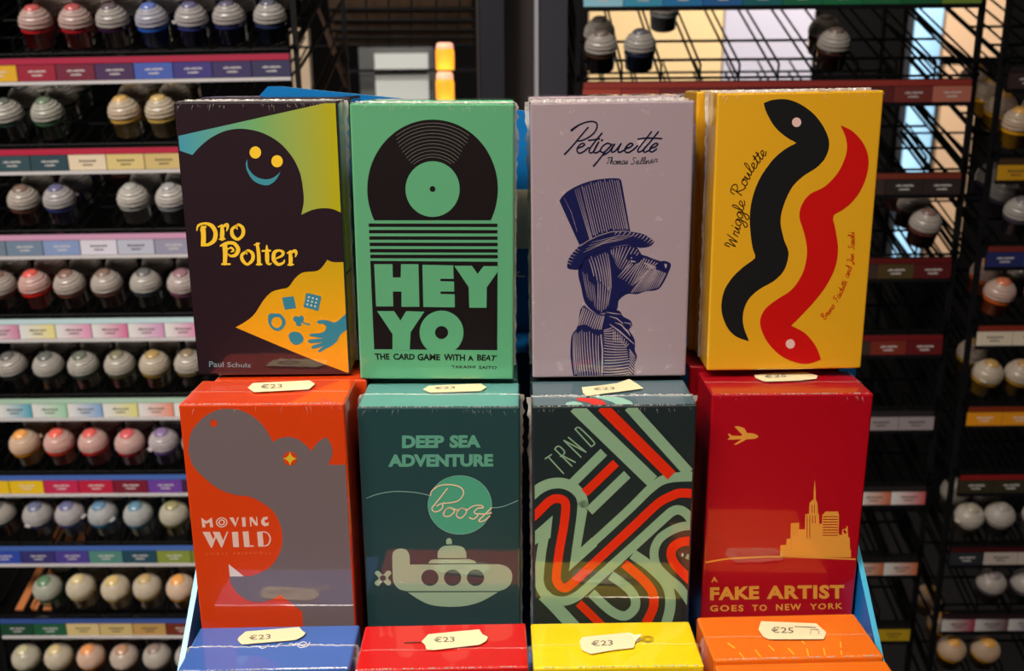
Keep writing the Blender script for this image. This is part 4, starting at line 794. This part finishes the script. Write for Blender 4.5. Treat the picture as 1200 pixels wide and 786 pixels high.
BA = [(40, 70, 110), (150, 52, 44), (120, 48, 32), (90, 18, 20), (110, 20, 24), (40, 34, 34), (40, 34, 34), (30, 26, 26), (30, 26, 26)]
make_rack(XA0, XA1, YR, ZA, BA, LA, 'half-empty black wire rack behind the right of the game boxes', False, PA)
XB0, XB1 = .452, .812
ZB = [.003, -.0795, -.1615, -.2395, -.3225, -.3955, -.4765, -.5545, -.634]
LB = [[k_]*10, [d(206, 150, 30)]*10, [s(38, 44, 96), s(46, 60, 130)]+[s(60, 70, 120)]*8, [d(220, 205, 182)]*10, [s(226, 146, 26)]*10, [s(52, 46, 30)]*10, [s(46, 48, 56)]+[d(200, 186, 176)]*9, [gg(176, 22, 80), gg(110, 60, 76), gg(120, 60, 120)]+[gg(120, 60, 90)]*7, [k_]*10]
BB = [(40, 30, 30), (70, 50, 30), (110, 40, 34), (130, 44, 30), (120, 44, 20), (130, 24, 22), (70, 16, 20), (50, 30, 36), (60, 36, 26)]
make_rack(XB0, XB1, YR, ZB, BB, LB, 'black wire rack of paint pots at the right edge of the view', False, PA)
for (sh, x, ranks, c) in ((1, .0837, (0, 1), (70, 44, 34)), (1, .119, (0,), (34, 42, 66)), (1, .2953, (0, 1), (66, 36, 28)), (3, .3945, (0, 1, 2), (96, 50, 40)), (1, .154, (3,), (150, 150, 150))):
    for rk in ranks: pot(x, YR, ZA[sh], rk, c, 'middle', sh)
for (sh, x, ranks, c) in ((1, .470, (0, 1, 2, 3), (226, 160, 24)), (1, .505, (0, 1), (226, 150, 24)), (2, .4835, (0, 1, 2), (70, 62, 76)), (3, .4735, (0, 1), (206, 92, 26)), (3, .512, (0, 1), (90, 60, 50)), (4, .4705, (0, 1), (172, 128, 36)), (4, .505, (0,), (166, 120, 40)),
                          (6, .4715, (0, 1), (150, 140, 120)), (6, .505, (0, 1), (140, 130, 124)), (6, .541, (0,), (140, 126, 130)), (7, .505, (0,), (104, 92, 100)), (7, .541, (0,), (104, 92, 100)), (8, .4715, (0, 1, 2), (240, 168, 22)), (8, .507, (0,), (240, 168, 22))):
    for rk in ranks: pot(x, YR, ZB[sh], rk, c, 'right', sh)
# labels for the pots: colour (darkened for shade in left rear rows), place in the row, row, shelf, rack
from collections import defaultdict
rows = defaultdict(list)
for p in POTS: rows[p[:3]].append(p)
for (rk_, sh, rank), L in rows.items():
    L.sort(key=lambda p: p[3])
    for i, p in enumerate(L):
        pos = ORD[i]+' from the left' if len(L) > 1 else 'alone'
        p[5]['label'] = f"{p[4]} paint pot {pos}, {['front', 'second', 'third', 'rear'][rank]} row, {ORD[sh]} shelf down, {rk_} rack"
        p[5]['group'] = f'paint pots on the {rk_} rack'
# ------------------------------------------------------------------ the middle of the background
def thing(name, bm, m, label, cat, group=None): return tag(obj(name, bm, m), label, cat, group)
po = empty('metal_post', (-.0165, .95, 0)); tag(po, 'slim dark metal post left of the gap behind the record box', 'post')
bm = bmesh.new(); box(bm, -.0115, 0, 0, .0115, .03, 2.4); obj('shaft', bm, plain('dark_blue_metal', (34, 32, 42), .45), po)
bm = bmesh.new(); box(bm, -.0145, -.001, 0, -.0120, .03, 2.4); obj('edge_strip', bm, plain('brown_grey_metal', (52, 44, 42), .5), po)
po = empty('metal_post', (.0405, .95, 0)); tag(po, 'wider speckled dark post with a shiny left edge, behind the lavender box', 'post')
bm = bmesh.new(); box(bm, -.0125, 0, 0, .0145, .03, 2.4); obj('shaft', bm, plain('speckled_dark_metal', (34, 33, 42), .55, noise=700), po)
bm = bmesh.new(); box(bm, -.0165, -.002, 0, -.0130, .028, 2.4); obj('shiny_edge', bm, plain('pale_highlight_metal', (200, 200, 205), .3, .3), po)  # the edge's bright highlight is put into a pale, barely metallic colour
bm = bmesh.new(); box(bm, -.004, .985, 0, .027, 1.0, 2.4); thing('filler_board', bm, plain('dark_brown_board', (56, 46, 42), .6), 'dark brown board between the two metal posts', 'board')
cb = empty('storage_cabinet', ((at(420, 60, 1.9).x+at(506, 60, 1.9).x)/2, 1.9, 0)); tag(cb, 'pale grey cabinet far behind the mint green box', 'cabinet')
cx_ = cb.location.x; hw = (at(506, 60, 1.9).x-at(420, 60, 1.9).x)/2; zt_ = at(460, 55, 1.9).z
bm = bmesh.new(); box(bm, -hw, 0, 0, hw, .3, zt_); obj('carcass', bm, plain('grey_cabinet', (92, 92, 90), .6), cb)
for _ in (0,):
    bm = bmesh.new(); box(bm, -hw*.55, -.012, .02, hw*.9, -.001, zt_-.012); obj('door_panel', bm, plain('pale_cabinet_panel', (226, 228, 222), .6), cb)
bm = bmesh.new(); box(bm, -hw-.03, -.022, at(460, 84.5, 1.9).z, hw+.12, -.013, at(460, 81, 1.9).z); obj('dark_crossbar', bm, METAL, cb)
# amber bottles, lit from within
for i, (ya, yb_, lab) in enumerate(((50, 82, 'glowing amber bottle, the upper of two, behind the record box'), (84, 124, 'glowing amber bottle, the lower of two, behind the record box'))):
    T_, B_ = at(521, ya, 1.2), at(521, yb_, 1.2); h = T_.z-B_.z; rr = .0108
    e = empty('amber_bottle', (T_.x, 1.2, B_.z)); tag(e, lab, 'bottle', 'amber bottles behind the boxes')
    obj('glass_body', lathe([(0, 0), (rr, 0), (rr*1.02, h*.1), (rr*1.02, h*.68), (rr*.92, h*.78), (0, h*.78)], 20), glow('amber_glow', (250, 120, 20), 1.5, (255, 205, 60)), e, True)
    obj('bottle_cap', lathe([(rr*.92, h*.78), (rr*.96, h*.82), (rr*.9, h*.95), (rr*.7, h), (0, h)], 20), glow('pale_amber_glow', (240, 170, 140), 1.3), e, True)
    if i: bot = B_.z
bm = bmesh.new(); box(bm, -.16, -.03, -.012, -.03, .03, 0); box(bm, -.158, .02, -bot, -.150, .028, -.012); box(bm, -.04, .02, -bot, -.032, .028, -.012); o = thing('bottle_shelf', bm, METAL, 'thin black shelf on two legs carrying the amber bottles', 'shelf'); o.location = (0, 1.2, bot)
# wire crate seen from below, with boards behind it
bx = empty('slatted_shelf', (at(470, 20, 1.35).x, 1.35, CZ+.0)); tag(bx, 'dark brown slatted shelf under a wire grid, above the pale cabinet', 'shelf')
for k, y in enumerate((4, 18, 30, 40, 48)):
    a, b = at(385, y, 1.35), at(552, y, 1.35); bm = bmesh.new(); h = .0055-.0006*k; box(bm, a.x-bx.location.x, .01*k, a.z-CZ-h, b.x-bx.location.x, .01*k+.006, a.z-CZ+h); obj('board', bm, plain('dark_wood', (50, 36, 25), .8, 0, .1, noise=20), bx)
bm = bmesh.new()
for x in (400, 428, 455, 482, 512, 540): a, b = at(x, -12, 1.33), at(x+(x-470)*-.08, 56, 1.33); bar(bm, a-bx.location, b-bx.location, .0014)
for y in (11, 24, 35, 44, 53): a, b = at(385, y, 1.33), at(556, y, 1.33); bar(bm, a-bx.location, b-bx.location, .0016)
o = obj('wire_grid', bm, WIRE, bx); o['kind'] = 'stuff'
# things seen past the wires of the left rack's right end
pn = empty('cream_board', (at(352, 70, 1.5).x, 1.5, 0)); tag(pn, 'narrow cream board leaning behind the end of the left rack', 'board')
bm = bmesh.new(); h = at(352, 33, 1.5).z; box(bm, -.013, 0, 0, .013, .02, h); obj('board_face', bm, plain('cream_paint', (205, 180, 150), .6), pn)
for i in range(2):
    a, b = at(372+i*10, 8+i*30, 1.1), at(403+i*3, 86+i*16, 1.1); bm = bmesh.new(); bar(bm, (0, 0, 0), b-a, .0022, 6)
    o = thing('bent_rod', bm, plain('brown_rod', (84, 60, 46), .5), 'thin brown rod slanting beside the left rack, '+('upper one' if i == 0 else 'lower one'), 'rod'); o.location = a
# ------------------------------------------------------------------ lit wall pieces seen through the wires on the right
def wallpiece(name, xa, xb, ya, yb, Y, m, label, cat, yref=60):
    a, b = at(xa, yref, Y), at(xb, yref, Y); zt, zb = at((xa+xb)/2, ya, Y).z, at((xa+xb)/2, yb, Y).z
    bm = bmesh.new(); box(bm, a.x, 0, zb, b.x, .02, zt); o = thing(name, bm, m, label, cat); o.location = (0, Y, 0); return o
wallpiece('wall_panel', 690, 846, -60, 140, 2.4, plain('cream_panel_paint', (236, 204, 150), .7), 'warm cream wall panel seen through the wires above the lavender box', 'panel')
wallpiece('wall_panel', 848, 952, -60, 140, 2.4, plain('lavender_panel_paint', (196, 192, 208), .7), 'pale lavender wall panel seen through the wires above the yellow box', 'panel')
wallpiece('wall_panel', 1105, 1178, -60, 68, 2.75, plain('peach_panel_paint', (226, 188, 150), .7), 'peach wall panel right of the window, behind the wires', 'panel')
wallpiece('wall_panel', 1100, 1140, 76, 300, 2.75, MC[('peach_panel_paint', (226, 188, 150))], 'lower narrow peach wall panel right of the window', 'panel', 150)
# ------------------------------------------------------------------ room
def structure(name, bm, m): o = obj(name, bm, m); o['kind'] = 'structure'; return o
DK = plain('dark_wall_paint', (12, 11, 11), .9, 0, .1)
bm = bmesh.new(); box(bm, -2.6, -2.1, -.1, 3.2, 3.1, 0); structure('floor', bm, plain('dark_floor', (16, 14, 14), .7, 0, .2, noise=3))
bm = bmesh.new(); box(bm, -2.6, -2.1, 2.9, 3.2, 3.1, 3.0); structure('ceiling', bm, plain('dark_ceiling', (34, 32, 32), .9))
for n_, q in (('wall_back', (-2.6, 3.0, 0, 3.2, 3.1, 2.9)), ('wall_left', (-2.6, -2.1, 0, -2.5, 3.0, 2.9)), ('wall_right', (3.1, -2.1, 0, 3.2, 3.0, 2.9)), ('wall_front', (-2.5, -2.1, 0, 3.1, -2.0, 2.9))):
    bm = bmesh.new(); box(bm, *q); structure(n_, bm, DK)
wa, wb = at(1057, 150, 2.99), at(1088, 150, 2.99); wt, wz = at(1075, -40, 2.99).z, at(1055, 300, 2.99).z
bm = bmesh.new(); box(bm, wa.x-.02, 2.97, wz-.02, wb.x+.02, 2.999, wt+.02); o = structure('window_1', bm, plain('window_frame', (40, 40, 44), .5))
bm = bmesh.new(); box(bm, wa.x, 2.962, wz, wb.x, 2.969, wt); obj('window_pane', bm, glow('daylight_pane', (160, 205, 235), 1.0), o)
